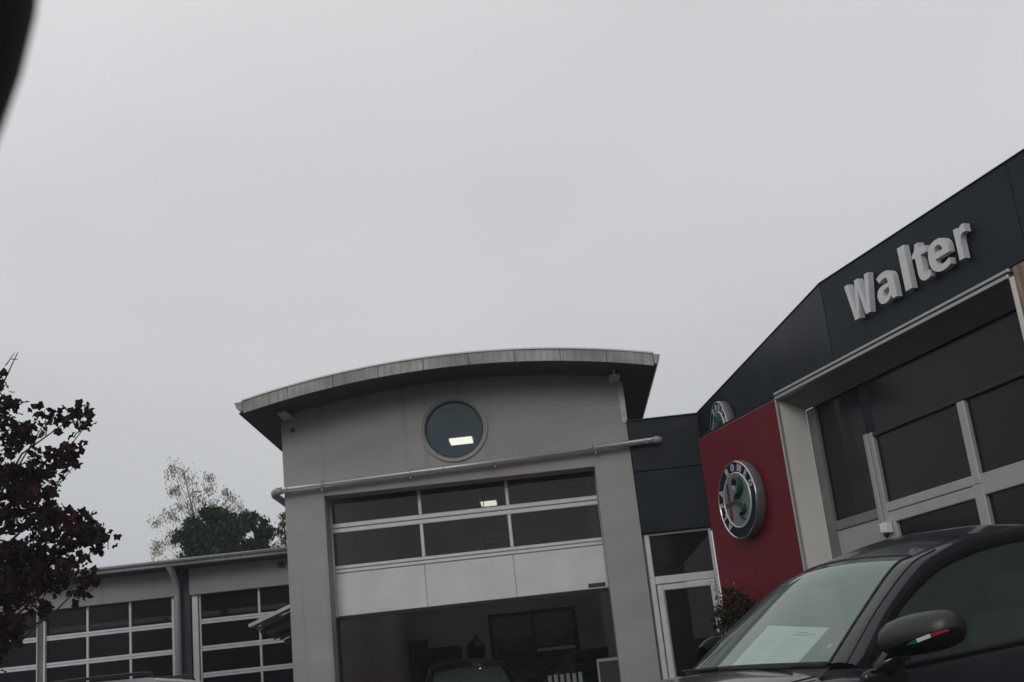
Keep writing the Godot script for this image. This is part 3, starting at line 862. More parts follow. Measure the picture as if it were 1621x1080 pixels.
func badge(label: String, at: Vector3, out: Vector3) -> void:
	var o := thing("round_badge", label, "badge", at, atan2(out.x, out.z), "round badges of the showroom")
	var m := MB.new(true)
	m.lathe([Vector2(0.0, 0.0), Vector2(0.352, 0.0), Vector2(0.362, 0.02), Vector2(0.362, 0.088), Vector2(0.358, 0.098)], 64)
	put("rim", m, M.badge_rim, o)
	m = MB.new(true)
	m.lathe([Vector2(0.358, 0.098), Vector2(0.354, 0.104), Vector2(0.346, 0.104), Vector2(0.342, 0.096)], 64)
	put("rim_edge", m, M.badge_edge, o)
	m = MB.new()
	m.lathe([Vector2(0.346, 0.093), Vector2(0.0, 0.0935)], 64)
	put("band", m, M.navy, o)
	# inner field in two halves
	for s in [-1, 1]:
		m = MB.new()
		var p := PackedVector2Array()
		for k in 25: p.append(Vector2(s * cos(-PI / 2 + PI * k / 24.0), sin(-PI / 2 + PI * k / 24.0)) * 0.243)
		m.prism(p, 0.094, 0.0985)
		put("field", m, M.badge_field_warm if s < 0 else M.badge_field, o)
	m = MB.new(true)
	m.lathe([Vector2(0.240, 0.094), Vector2(0.242, 0.103), Vector2(0.249, 0.106), Vector2(0.256, 0.103), Vector2(0.258, 0.094)], 64)
	put("inner_ring", m, M.badge_letter, o)
	m = MB.new()
	m.box(Vector3(-0.160, -0.170, 0.0985), Vector3(-0.126, 0.170, 0.1035))
	m.box(Vector3(-0.222, -0.038, 0.0985), Vector3(-0.160, -0.002, 0.1034))
	m.box(Vector3(-0.126, -0.038, 0.0985), Vector3(-0.058, -0.002, 0.1034))
	put("cross", m, M.badge_red, o)
	m = MB.new(true)
	var pts := []
	var rad := []
	var path := [Vector3(-0.01, 0.130, 0.022), Vector3(0.035, 0.172, 0.034), Vector3(0.10, 0.165, 0.040), Vector3(0.135, 0.110, 0.042), Vector3(0.105, 0.055, 0.042), Vector3(0.040, 0.028, 0.040), Vector3(0.022, -0.018, 0.038), Vector3(0.065, -0.048, 0.038), Vector3(0.125, -0.065, 0.036), Vector3(0.125, -0.110, 0.032), Vector3(0.070, -0.122, 0.028), Vector3(0.050, -0.150, 0.022), Vector3(0.085, -0.175, 0.014), Vector3(0.115, -0.19, 0.006)]
	for i in path.size() - 1:
		for k in 4:
			var q: Vector3 = path[i].cubic_interpolate(path[i + 1], path[maxi(i - 1, 0)], path[mini(i + 2, path.size() - 1)], k / 4.0)
			pts.append(Vector3(q.x, q.y * 1.08, 0.100)); rad.append(q.z * 1.32)
	m.tube(pts, rad, 10, true, 0.35)
	put("serpent", m, M.badge_green, o)
	m = MB.new(true)
	m.tube([Vector3(0.01, 0.19, 0.103), Vector3(-0.015, 0.155, 0.106), Vector3(-0.02, 0.115, 0.106), Vector3(0.0, 0.09, 0.104)], [0.010, 0.016, 0.013, 0.006], 8)
	m.tube([Vector3(-0.015, 0.15, 0.106), Vector3(-0.045, 0.175, 0.104)], [0.008, 0.006], 6)
	m.tube([Vector3(-0.015, 0.15, 0.106), Vector3(0.03, 0.185, 0.104)], [0.008, 0.006], 6)
	put("figure", m, M.badge_letter, o)
	for h in [[Vector3(0.075, 0.030, 0.114), Vector3(0.115, 0.055, 0.113)], [Vector3(0.03, 0.0, 0.113), Vector3(0.05, -0.045, 0.113)], [Vector3(0.09, -0.06, 0.113), Vector3(0.125, -0.05, 0.112)], [Vector3(0.06, -0.14, 0.108), Vector3(0.09, -0.135, 0.108)]]:
		m = MB.new(true)
		m.tube(h, 0.005, 6)
		put("scale_line", m, M.badge_letter, o)
	var deg := [226, 203, 180, 158, 112, 90, 66, 43, 20]
	var word := "ALFAROMEO"
	for i in word.length():
		var t := letter_mesh(word[i], 0.008)
		var b := t.get_aabb()
		var n := put("letter", t, M.badge_letter, o)
		var k := 0.068 / b.size.y
		var a: float = deg_to_rad(deg[i])
		n.transform = Transform3D(Basis(Vector3(0, 0, 1), a - PI / 2) * Basis.from_scale(Vector3(k, k, 1)), Vector3(cos(a) * 0.302, sin(a) * 0.302, 0.097)) * Transform3D(Basis.IDENTITY, -b.get_center())

# ------------------------------------------------------------------ annex with sectional doors
func annex() -> void:
	var o := thing("garage_annex", "long low garage annex with white framed sectional doors under a flat roof", "building", Vector3(-7, 0, -17))
	var off := -o.position
	var L := -13.0; var R := -3.03
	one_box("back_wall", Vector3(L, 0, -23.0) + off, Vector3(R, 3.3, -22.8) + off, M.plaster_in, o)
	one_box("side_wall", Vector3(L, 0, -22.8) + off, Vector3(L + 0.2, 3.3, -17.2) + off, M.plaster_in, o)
	one_box("floor", Vector3(L, 0.004, -22.8) + off, Vector3(R, 0.03, -17.2) + off, M.concrete, o)
	one_box("lintel", Vector3(L, 3.062, -17.3) + off, Vector3(-5.262, 3.42, -17.0) + off, M.plaster, o)
	one_box("lintel", Vector3(-5.075, 3.055, -17.3) + off, Vector3(R, 3.42, -17.0) + off, M.plaster, o)
	one_box("roof", Vector3(L - 0.2, 3.425, -23.2) + off, Vector3(R, 3.475, -16.62) + off, M.slate, o)
	front_box("roof_edge", Vector3(L - 0.2, 3.425, -16.62) + off, Vector3(R, 3.505, -16.58) + off, M.zinc, o, 0.008)
	var m := MB.new(true)
	m.tube([Vector3(L - 0.2, 3.492, -16.55) + off, Vector3(R, 3.492, -16.55) + off], 0.022, 10)
	put("roof_gutter", m, M.grey_alu, o)
	one_box("pillar", Vector3(-5.26, 0.0, -17.28) + off, Vector3(-5.078, 3.42, -17.04) + off, M.slate, o)
	one_box("pillar", Vector3(-7.25, 0.0, -17.28) + off, Vector3(-7.17, 3.06, -17.10) + off, M.grey_wall, o)
	one_box("pillar", Vector3(-9.5, 0.0, -17.28) + off, Vector3(-9.3, 3.06, -17.04) + off, M.slate, o)
	m = MB.new(true)
	m.tube([Vector3(-5.235, 3.44, -16.62) + off, Vector3(-5.235, 3.36, -16.78) + off, Vector3(-5.235, 3.20, -16.94) + off, Vector3(-5.235, 3.05, -16.96) + off, Vector3(-5.235, 0.1, -16.96) + off], 0.047, 14)
	put("downpipe", m, M.grey_alu, o)
	one_box("wall_box", Vector3(-3.80, 3.30, -17.0) + off, Vector3(-3.72, 3.36, -16.94) + off, M.black, o)
	var rowy := [3.09, 2.716, 2.347, 1.988, 1.62, 1.25, 0.88, 0.50, 0.10]
	var doors := [
		[-5.062, -3.10, [-4.945, -4.125, -3.30, -3.12], "sectional door right of the downpipe"],
		[-7.165, -5.29, [-7.14, -6.555, -5.95, -5.355], "sectional door left of the downpipe"],
		[-9.29, -7.25, [-9.25, -8.60, -7.93, -7.27], "sectional door behind the dark red tree"]]
	for d in doors:
		var z := -17.10
		var cs: Array = d[2]
		var f := front_box("sectional_door", Vector3(d[0], 0.03, z - 0.06) + off, Vector3(d[0] + (0.085 if d[0] > -5.1 else 0.03), 3.06, z + 0.04) + off, M.white_alu, o, 0.006)
		front_box("stile", Vector3(cs[3] + 0.002, 0.03, z - 0.06) + off, Vector3(d[1], 3.06, z + 0.03) + off, M.white_alu, f, 0.006)
		if d[0] > -5.1:
			front_box("stile", Vector3(-4.968, 0.03, z - 0.05) + off, Vector3(-4.945, 3.06, z + 0.01) + off, M.white_alu, f, 0.004)
		for k in rowy.size() - 1:
			var yt: float = rowy[k] - (0.0 if k == 0 else 0.070)
			var yb: float = rowy[k + 1]
			var mm := MB.new()
			mm.bevel_box(Vector3(cs[0], yb - 0.070, z - 0.05) + off, Vector3(cs[3], yb - 0.037, z + 0.004) + off, 0.005)
			mm.bevel_box(Vector3(cs[0], yb - 0.034, z - 0.05) + off, Vector3(cs[3], yb, z + 0.004) + off, 0.005)
			put("rail", mm, M.white_alu, f)
			for c in 3:
				one_box("pane", Vector3(cs[c] + (0.017 if c else 0.0), yb, z - 0.03) + off, Vector3(cs[c + 1] - 0.017, yt, z - 0.022) + off, M.pane_dark, f)
				if c:
					front_box("glazing_bar", Vector3(cs[c] - 0.017, yb, z - 0.045) + off, Vector3(cs[c] + 0.017, yt, z + 0.0) + off, M.white_alu, f, 0.005)

# ------------------------------------------------------------------ trees
func leaf(m: MB, c: Vector3, r: float, rg: RandomNumberGenerator, lobes: int, lin: Color, tip_down := 0.0) -> void:
	var b := Basis.from_euler(Vector3(rg.randf_range(-1.2, 1.2), rg.randf_range(-PI, PI), rg.randf_range(-1.2, 1.2)))
	if tip_down > 0.0:
		b = Basis.from_euler(Vector3(rg.randf_range(-0.4, 0.4), rg.randf_range(-PI, PI), rg.randf_range(-0.4, 0.4)))
	var k := rg.randf_range(0.65, 1.25)
	m.st.set_color(Color(lin.r * k, lin.g * k * rg.randf_range(0.9, 1.1), lin.b * k))
	if lobes <= 1:
		var p := [Vector3(0, r, 0), Vector3(r * 0.42, r * 0.2, r * 0.1), Vector3(0, -r * 1.1, 0), Vector3(-r * 0.42, r * 0.2, r * 0.1)]
		for i in 4: p[i] = c + b * p[i]
		m.tri(p[0], p[1], p[2]); m.tri(p[0], p[2], p[3])
		return
	var n := lobes * 2
	var ring := []
	for i in n:
		var a := TAU * i / n + 0.3
		var rr := r * (1.0 if i % 2 == 0 else 0.70) * (1.0 if i != 0 else 0.4)
		ring.append(c + b * Vector3(cos(a) * rr, sin(a) * rr, rr * 0.25 * (1 if i % 2 else -0.4)))
	for i in n:
		m.tri(c, ring[i], ring[(i + 1) % n])

func crown(parent: Node3D, lobes: Array, mat: StandardMaterial3D, size: float, kind: int, sd: int, called := "crown", droop := 0.0, clumpy := 0.6, warmth := 0.5) -> void:
	var rg := RandomNumberGenerator.new(); rg.seed = sd
	var lin: Color = mat.get_meta("lin")
	var m := MB.new()
	for l in lobes:   # [centre, radius, leaves]
		var made := 0
		while made < l[2]:
			var d := Vector3(rg.randfn(), rg.randfn(), rg.randfn()).normalized()
			var at: Vector3 = l[0] + d * l[1] * pow(rg.randf(), 0.45) * Vector3(1, 0.85, 1)
			var tone := rg.randf_range(0.6, 1.4)
			var t := rg.randi_range(4, 11)
			var warm := 1.0 + (rg.randf() ** 3) * warmth
			for i in t:
				var p := at + Vector3(rg.randfn(), rg.randfn() * 0.8, rg.randfn()) * size * clumpy * 1.9
				p.y -= droop * rg.randf() * size * 4.0
				leaf(m, p, size * rg.randf_range(0.65, 1.15), rg, kind, Color(lin.r * tone * warm, lin.g * tone, lin.b * tone), droop)
				made += 1
	put(called, m, mat, parent)

func limb(m: MB, a: Vector3, b: Vector3, r0: float, r1: float, sag: float, rg: RandomNumberGenerator) -> void:
	var p := []; var r := []
	for i in 6:
		var t := i / 5.0
		p.append(a.lerp(b, t) + Vector3(rg.randfn(), rg.randfn(), rg.randfn()) * 0.02 * (b - a).length() * (1.0 if i % 5 else 0.0) - Vector3(0, sag * t * (1 - t), 0))
		r.append(lerpf(r0, r1, t))
	m.tube(p, r, 6)

func trees() -> void:
	var rg := RandomNumberGenerator.new(); rg.seed = 77
	# purple maple close by at the left
	var o := thing("purple_maple", "dark purple leaved maple reaching in over the garage annex", "tree", Vector3(-6.3, 0, -11.2))
	var off := -o.position
	var lobes := []
	var L := [[-4.62, 3.50, -11.0, 0.22, 90], [-4.86, 4.02, -11.0, 0.17, 70], [-4.42, 4.10, -11.0, 0.075, 20], [-4.30, 4.19, -11.05, 0.085, 26], [-4.25, 4.02, -11.0, 0.05, 9], [-4.64, 4.16, -11.0, 0.075, 14], [-5.02, 4.28, -11.0, 0.13, 46],
		[-5.06, 4.62, -11.1, 0.04, 5], [-4.47, 3.72, -11.0, 0.11, 34], [-4.36, 3.86, -11.0, 0.07, 16], [-4.62, 3.78, -11.0, 0.14, 52], [-4.95, 3.62, -11.1, 0.26, 190], [-4.92, 3.30, -11.0, 0.26, 170], [-4.60, 3.20, -11.0, 0.17, 70],
		[-4.48, 3.18, -11.0, 0.12, 44], [-4.30, 3.15, -11.0, 0.11, 40], [-4.22, 3.02, -11.05, 0.12, 46], [-4.40, 2.98, -11.0, 0.12, 44], [-4.12, 2.92, -11.0, 0.07, 18], [-4.05, 2.94, -11.0, 0.045, 8], [-4.62, 2.90, -11.0, 0.18, 110], [-4.86, 2.86, -11.1, 0.24, 190],
		[-4.35, 2.78, -11.0, 0.11, 36], [-4.24, 2.60, -11.0, 0.09, 24], [-4.30, 2.47, -11.0, 0.06, 12], [-4.52, 2.64, -11.0, 0.13, 62], [-4.86, 2.58, -11.0, 0.22, 170], [-4.66, 2.42, -11.0, 0.08, 22], [-5.02, 2.25, -11.0, 0.18, 110], [-4.84, 2.18, -11.0, 0.07, 18], [-5.06, 2.05, -11.0, 0.09, 26],
		[-5.45, 4.3, -11.3, 0.5, 420], [-5.6, 3.6, -11.2, 0.6, 640], [-5.5, 2.8, -11.2, 0.6, 640], [-5.6, 2.1, -11.2, 0.5, 420], [-6.4, 4.6, -11.2, 0.8, 560], [-6.6, 3.4, -11.0, 0.9, 760], [-6.5, 2.4, -11.1, 0.8, 560], [-7.5, 3.6, -11.3, 0.8, 500], [-7.3, 2.7, -11.2, 0.7, 400], [-6.3, 3.6, -12.1, 0.8, 500], [-6.3, 3.5, -10.3, 0.7, 400]]
	for l in L: lobes.append([Vector3(l[0], l[1], l[2]) + off, l[3], int(l[4] * (1.0 if l[1] > 3.4 else 1.2))])
	crown(o, lobes, M.maple, 0.050, 5, 5, "crown", 0.0, 0.6, 1.5)
	var m := MB.new(true)
	m.tube([Vector3(0, 0, 0), Vector3(0.03, 0.9, 0.02), Vector3(-0.02, 1.9, 0), Vector3(0.0, 3.0, 0.03), Vector3(0.05, 4.2, 0), Vector3(0.05, 5.0, 0)], [0.16, 0.13, 0.11, 0.08, 0.04, 0.01], 10)
	put("trunk", m, M.bark, o)
	m = MB.new(true)
	for b in [[1.5, -4.9, 4.0], [1.8, -4.62, 4.15], [2.6, -4.9, 4.86], [1.7, -4.28, 4.2], [1.5, -4.24, 4.05], [1.4, -4.35, 3.75], [1.3, -4.05, 2.95], [1.4, -4.2, 3.05], [1.0, -4.24, 2.6], [1.1, -4.3, 2.8], [0.9, -4.6, 2.3], [0.9, -4.9, 2.0], [2.2, -5.4, 4.5], [2.0, -6.9, 4.6], [1.6, -7.6, 3.6]]:
		limb(m, Vector3(0, b[0] + 0.4, 0), Vector3(b[1], b[2], -11.02) + off, 0.028, 0.004, 0.15, rg)
	for b in [[-5.02, 4.74, -4.93, 4.86], [-4.96, 4.80, -4.90, 4.79], [-4.35, 3.95, -4.24, 4.10], [-4.30, 4.0, -4.28, 4.20], [-4.62, 4.0, -4.63, 4.26], [-4.5, 3.5, -4.36, 3.66], [-4.3, 3.1, -4.16, 3.24]]:
		limb(m, Vector3(b[0], b[1], -11.02) + off, Vector3(b[2], b[3], -11.02) + off, 0.006, 0.003, 0.0, rg)
	put("branch", m, M.bark, o)
	# birch behind the annex
	o = thing("birch", "thin pale birch with sparse drooping foliage behind the annex roof", "tree", Vector3(-9.3, 0, -32))
	off = -o.position
	var bl := []
	var tw := MB.new(true)
	tw.tube([Vector3(0, 0, 0), Vector3(-0.05, 3, 0), Vector3(0.05, 5.5, 0), Vector3(-0.1, 7.0, 0), Vector3(-0.35, 8.2, 0)], [0.12, 0.10, 0.06, 0.03, 0.006], 8)
	put("trunk", tw, M.bark_pale, o)
	tw = MB.new(true)
	for q in [[-9.70, 8.20], [-9.72, 7.95], [-9.45, 8.0], [-9.30, 7.85], [-9.45, 7.6], [-9.75, 7.55], [-9.95, 7.75], [-10.0, 7.35], [-9.6, 7.2], [-9.2, 7.35], [-9.0, 7.65], [-8.72, 7.75], [-8.60, 7.55], [-8.50, 7.4], [-8.42, 7.0], [-8.75, 7.1], [-8.95, 6.95], [-9.25, 7.0], [-9.5, 6.8], [-9.85, 6.9], [-10.2, 7.1], [-10.3, 6.8], [-10.1, 6.5], [-10.35, 6.3], [-10.15, 6.0], [-9.9, 6.2], [-9.65, 6.4], [-9.4, 6.4], [-9.75, 5.9], [-10.25, 5.8], [-10.05, 5.6], [-8.3, 7.15]]:
		var p := Vector3(q[0], q[1], -32 + rg.randf_range(-0.8, 0.8)) + off
		bl.append([p, 0.15, 100])
		limb(tw, Vector3(rg.randf_range(-0.1, 0.05), clampf(q[1] - 1.2, 4.8, 6.8), 0), p, 0.010, 0.003, -0.08, rg)
	put("branch", tw, M.bark_pale, o)
	crown(o, bl, M.birch, 0.036, 1, 9, "crown", 1.0, 1.1)
	# broad dark green tree behind the annex
	o = thing("green_tree", "dark green bushy tree rising over the annex roof in front of the birch", "tree", Vector3(-8.35, 0, -31))
	off = -o.position
	bl = []
	for q in [[-8.72, 6.72, 0.20, 260], [-8.42, 6.62, 0.18, 220], [-9.02, 6.36, 0.24, 330], [-9.30, 6.12, 0.20, 240], [-8.65, 6.30, 0.34, 640], [-8.1, 6.42, 0.12, 90], [-7.78, 6.40, 0.24, 340], [-7.60, 6.52, 0.08, 40], [-8.05, 6.12, 0.34, 600], [-7.35, 6.08, 0.24, 330], [-7.22, 6.28, 0.07, 36], [-8.9, 5.85, 0.36, 640], [-8.3, 5.7, 0.42, 820], [-7.6, 5.6, 0.42, 820], [-9.25, 5.5, 0.3, 420], [-8.5, 5.1, 0.6, 700], [-7.7, 5.0, 0.6, 700]]:
		bl.append([Vector3(q[0], q[1], -31 + rg.randf_range(-0.4, 0.4)) + off, q[2], q[3] * 2])
	crown(o, bl, M.green, 0.078, 1, 13, "crown", 0.0, 0.5)
	tw = MB.new(true)
	tw.tube([Vector3(0, 0, 0), Vector3(0.05, 2.5, 0), Vector3(-0.05, 4.5, 0), Vector3(0, 6.2, 0)], [0.2, 0.16, 0.1, 0.03], 8)
	put("trunk", tw, M.bark, o)
	# slim conifer at the hall corner
	o = thing("young_conifer", "slim green conifer between the dark tree and the hall wall", "tree", Vector3(-6.75, 0, -31.5))
	off = -o.position
	bl = []
	for i in 9:
		var y := 6.55 - i * 0.22
		var w := 0.04 + i * 0.045
		for s in 3: bl.append([Vector3(-6.85 + rg.randf_range(-w, w), y, -31.5 + rg.randf_range(-w, w)) + off, 0.06 + i * 0.012, 50])
	crown(o, bl, M.green, 0.038, 1, 17, "crown", 0.6, 0.7)
	tw = MB.new(true)
	tw.tube([Vector3(0, 0, 0), Vector3(-0.05, 3.5, 0), Vector3(-0.1, 6.5, 0)], [0.14, 0.08, 0.01], 8)
	put("trunk", tw, M.bark, o)
	# bush tips above the annex roof
	o = thing("roadside_bush", "low green bush showing just above the annex roof under the birch", "bush", Vector3(-9.9, 0, -30.5))
	off = -o.position
	bl = []
	for q in [[-9.95, 5.42, 0.12, 90], [-9.70, 5.34, 0.14, 120], [-9.45, 5.38, 0.14, 120], [-9.2, 5.28, 0.18, 160], [-9.7, 4.9, 0.5, 500]]:
		bl.append([Vector3(q[0], q[1], -30.5) + off, q[2], q[3]])
	crown(o, bl, M.green, 0.042, 1, 23, "foliage", 0.0, 0.7)
	tw = MB.new(true)
	tw.tube([Vector3(0.1, 0, 0), Vector3(0.2, 2.5, 0), Vector3(0.2, 5.2, 0)], [0.12, 0.08, 0.02], 8)
	put("stem", tw, M.bark, o)
	# hedge behind the hall, seen through its back window
	o = thing("clipped_hedge", "dark hedge outside the back window of the workshop", "hedge", Vector3(-0.3, 0, -27))
	bl = []
	for i in 9:
		for j in 3: bl.append([Vector3(-2.4 + i * 0.6, 0.45 + j * 0.85 + rg.randf_range(-0.08, 0.08), rg.randf_range(-0.2, 0.2)), 0.55, 420])
	crown(o, bl, M.green, 0.06, 1, 37, "foliage", 0.0, 0.9)
	tw = MB.new(true)
	for i in 5: tw.tube([Vector3(-2.2 + i * 1.1, 0, 0), Vector3(-2.15 + i * 1.1, 1.0, 0.05), Vector3(-2.2 + i * 1.1, 2.2, 0)], [0.05, 0.04, 0.01], 6)
	put("stem", tw, M.bark, o)
	# unseen wood across the road, added for its reflection in the glass
	bl = []
	for i in 60:
		var x := -50.0 + i * 1.7
		for j in 3: bl.append([Vector3(x, 1.2 + j * 2.0 + rg.randf_range(-0.6, 0.6), 34.0 + rg.randf_range(-2, 2)), 1.7, 60])
	crown(self, bl, M.green, 0.42, 1, 41, "added_treeline", 0.0, 0.7)
	var wood: Node = get_node("added_treeline")
	meta(wood, "unseen dark green wood across the road, added to be mirrored in the panes", "wood", "", "stuff")
	# potted shrub by the red panel
	o = thing("potted_shrub", "brownish shrub tied to a stake at the foot of the red panel", "shrub", Vector3(1.45, 0, -11.2))
	bl = [[Vector3(0.14, 1.83, 0.0), 0.11, 360], [Vector3(0.24, 1.72, 0.0), 0.15, 600], [Vector3(0.10, 1.66, 0.0), 0.13, 480], [Vector3(0.0, 1.68, 0.05), 0.05, 72], [Vector3(0.16, 1.45, 0.0), 0.26, 1260], [Vector3(0.16, 1.1, 0.0), 0.26, 400]]
	crown(o, bl, M.olive, 0.026, 1, 29, "foliage", 0.0, 0.8)
	tw = MB.new(true)
	tw.tube([Vector3(0.16, 0.4, 0), Vector3(0.17, 1.0, 0), Vector3(0.18, 1.6, 0)], [0.025, 0.02, 0.01], 8)
	put("stem", tw, M.bark, o)
	tw = MB.new(true)
	tw.tube([Vector3(0.22, 0.3, -0.05), Vector3(0.187, 1.97, -0.05)], 0.008, 8)
	put("stake", tw, M.bark_pale, o)
	tw = MB.new(true)
	tw.lathe([Vector2(0.0, 0.0), Vector2(0.17, 0.0), Vector2(0.22, 0.38), Vector2(0.25, 0.38), Vector2(0.25, 0.45), Vector2(0.22, 0.45), Vector2(0.21, 0.40), Vector2(0.0, 0.40)], 28, Transform3D(Basis(Vector3.RIGHT, -PI / 2), Vector3(0.16, 0, 0)))
	put("pot", tw, M.terracotta, o)

# ------------------------------------------------------------------ car; local x forward, z to the far side, centre line at z = 0.746
const CV := 0.746
func cubic(p: Array, t: float) -> Vector3:
	var f := clampf(t, 0.0, 1.0) * (p.size() - 1)
	var i := mini(int(f), p.size() - 2)
	return p[i].cubic_interpolate(p[i + 1], p[maxi(i - 1, 0)], p[mini(i + 2, p.size() - 1)], f - i)

func side_of(v: Vector3, s: int) -> Vector3:   # v.z is the half width; s -1 near side, 1 far side
	return Vector3(v.x, v.y, CV + s * v.z)

func body_profile(w: float, ym: float, wt: float, yt: float, yc: float, tub: bool) -> Array:
	var h := [Vector2(0, 0.22), Vector2(w * 0.84, 0.22), Vector2(w * 0.96, 0.34), Vector2(w, ym), Vector2(w * 0.99, lerpf(ym, yt, 0.55)), Vector2(lerpf(w, wt, 0.55), yt - 0.035), Vector2(wt, yt)]
	if tub: h.append_array([Vector2(wt - 0.05, yt - 0.01), Vector2(wt - 0.07, 0.55), Vector2(wt * 0.5, 0.42), Vector2(0, 0.42)])
	else: h.append_array([Vector2(wt * 0.96, yt + 0.012), Vector2(wt * 0.75, lerpf(yt, yc, 0.55)), Vector2(wt * 0.4, lerpf(yt, yc, 0.9)), Vector2(0, yc)])
	return h

func loft(m: MB, sts: Array, tub: bool, cap_front: bool, cap_back: bool) -> void:
	var rows := []
	for s in sts:
		var h := body_profile(s[1], s[2], s[3], s[4], s[5], tub)
		var ring := []
		for q in h: ring.append(Vector3(s[0], q.y, CV - q.x))
		for i in range(h.size() - 2, 0, -1): ring.append(Vector3(s[0], h[i].y, CV + h[i].x))
		rows.append(ring)
	m.grid(rows, true)
	for e in [[cap_front, rows[0], 1], [cap_back, rows[rows.size() - 1], -1]]:
		if e[0]:
			var c := Vector3.ZERO
			for q in e[1]: c += q / e[1].size()
			for i in e[1].size():
				var j: int = (i + 1) % e[1].size()
				if e[2] > 0: m.tri(c, e[1][j], e[1][i])
				else: m.tri(c, e[1][i], e[1][j])

func make_car(called: String, label: String) -> Node3D:
	var o := thing(called, label, "car")
	var E1 := [Vector3(-0.02, 1.05, 0.595), Vector3(-0.281, 1.248, 0.536), Vector3(-0.571, 1.455, 0.475), Vector3(-0.723, 1.515, 0.458), Vector3(-1.03, 1.592, 0.448), Vector3(-1.312, 1.625, 0.440), Vector3(-1.6, 1.64, 0.434), Vector3(-2.1, 1.62, 0.425), Vector3(-2.58, 1.53, 0.42), Vector3(-2.86, 1.14, 0.56)]
	var E3 := [Vector3(-0.12, 1.0, 0.705), Vector3(-0.40, 1.248, 0.628), Vector3(-0.66, 1.405, 0.580), Vector3(-0.84, 1.480, 0.553), Vector3(-1.08, 1.540, 0.532), Vector3(-1.32, 1.576, 0.520), Vector3(-1.6, 1.592, 0.513), Vector3(-2.05, 1.565, 0.508), Vector3(-2.42, 1.42, 0.54), Vector3(-2.58, 1.20, 0.62)]
	var belt := [Vector3(0.12, 0.985, 0.712), Vector3(-0.17, 0.998, 0.706), Vector3(-0.708, 1.034, 0.690), Vector3(-1.165, 1.068, 0.679), Vector3(-1.7, 1.10, 0.665), Vector3(-2.2, 1.135, 0.648), Vector3(-2.6, 1.175, 0.625)]
	var belt_at := func(u: float) -> Vector3:
		for i in belt.size() - 1:
			if u <= belt[i].x and u >= belt[i + 1].x:
				return belt[i].lerp(belt[i + 1], (u - belt[i].x) / (belt[i + 1].x - belt[i].x))
		return belt[belt.size() - 1]
	var top_at := func(u: float) -> Vector3:
		var best: Vector3 = E3[0]
		var bd := 1e9
		for i in 200:
			var p := cubic(E3, i / 199.0)
			if absf(p.x - u) < bd:
				bd = absf(p.x - u); best = p
		return best
	# lower body
	var m := MB.new(true)
	loft(m, [[0.13, 0.79, 0.62, 0.712, 0.985, 1.062], [0.4, 0.79, 0.62, 0.71, 0.955, 1.042], [0.8, 0.79, 0.6, 0.70, 0.905, 0.985], [1.2, 0.77, 0.55, 0.68, 0.83, 0.90], [1.5, 0.68, 0.5, 0.62, 0.72, 0.77], [1.62, 0.55, 0.45, 0.50, 0.60, 0.63]].map(func(s): return s), false, false, true)
	put("bonnet", m, M.paint, o)
	m = MB.new(true)
	var cab := []
	for b in [Vector3(-2.6, 1.175, 0.625), Vector3(-2.2, 1.135, 0.648), Vector3(-1.7, 1.10, 0.665), Vector3(-1.165, 1.068, 0.679), Vector3(-0.708, 1.034, 0.690), Vector3(-0.17, 0.998, 0.706), Vector3(0.128, 0.985, 0.712)]:
		cab.append([b.x, 0.79, 0.62, b.z, b.y - 0.004, 0.0])
	loft(m, cab, true, false, false)
	put("body", m, M.paint, o)
	m = MB.new(true)
	loft(m, [[-2.98, 0.58, 0.6, 0.48, 0.78, 0.80], [-2.93, 0.70, 0.62, 0.60, 1.0, 1.03], [-2.86, 0.75, 0.62, 0.60, 1.13, 1.16], [-2.602, 0.78, 0.62, 0.625, 1.17, 1.19]], false, true, false)
	put("tailgate", m, M.paint, o)
	# pillars and roof rails: one curved band a side
	for s in [-1, 1]:
		m = MB.new(true)
		var rows := []
		for i in 46:
			var t := i / 45.0
			var a := cubic(E1, t); var c := cubic(E3, t)
			var out := Vector3(0.0, 0.018, 0.030)
			var row := [a, a.lerp(c, 0.25) + out * 0.75, a.lerp(c, 0.55) + out, a.lerp(c, 0.85) + out * 0.55, c]
			var r2 := []
			for q in row: r2.append(side_of(q, s))
			if s > 0: r2.reverse()
			rows.append(r2)
		m.grid(rows)
		put("pillar", m, M.paint, o)
		# black frame round the side windows
		m = MB.new(true)
		rows = []
		for i in 46:
			var c := cubic(E3, i / 45.0)
			var low: Vector3 = belt_at.call(c.x)
			var q := c.lerp(low, clampf(0.030 / maxf(0.031, c.distance_to(low)), 0, 1))
			var r2 := [side_of(c + Vector3(0, 0.0, 0.004), s), side_of(q + Vector3(0, 0, 0.004), s), side_of(q + Vector3(0, 0, -0.012), s)]
			if s > 0: r2.reverse()
			rows.append(r2)
		m.grid(rows)
		put("window_frame", m, M.gloss_black, o)
		# seam line in the front pillar
		m = MB.new(true)
		var seam := []
		for i in 14:
			var t := i / 13.0 * 0.36
			seam.append(side_of(cubic(E1, t).lerp(cubic(E3, t), 0.40) + Vector3(0, 0.018, 0.030), s))
		m.tube(seam, 0.0035, 6)
		put("pillar_seam", m, M.black, o)
		# side windows
		for w in [[-0.40, -1.47], [-1.56, -2.36]]:
			m = MB.new(true)
			rows = []
			for i in 24:
				var u: float = lerpf(w[0], w[1], i / 23.0)
				var b: Vector3 = belt_at.call(u)
				var tp: Vector3 = top_at.call(u)
				var row := []
				for j in 7:
					var q := b.lerp(tp, j / 6.0) + Vector3(0, 0, 0.012 * sin(PI * j / 6.0) - 0.008)
					row.append(side_of(q, s))
				if s < 0: row.reverse()
				rows.append(row)
			m.grid(rows)
			put("side_window", m, M.side_glass, o)
		# mirror triangle and middle pillar
		m = MB.new(true)
		rows = []
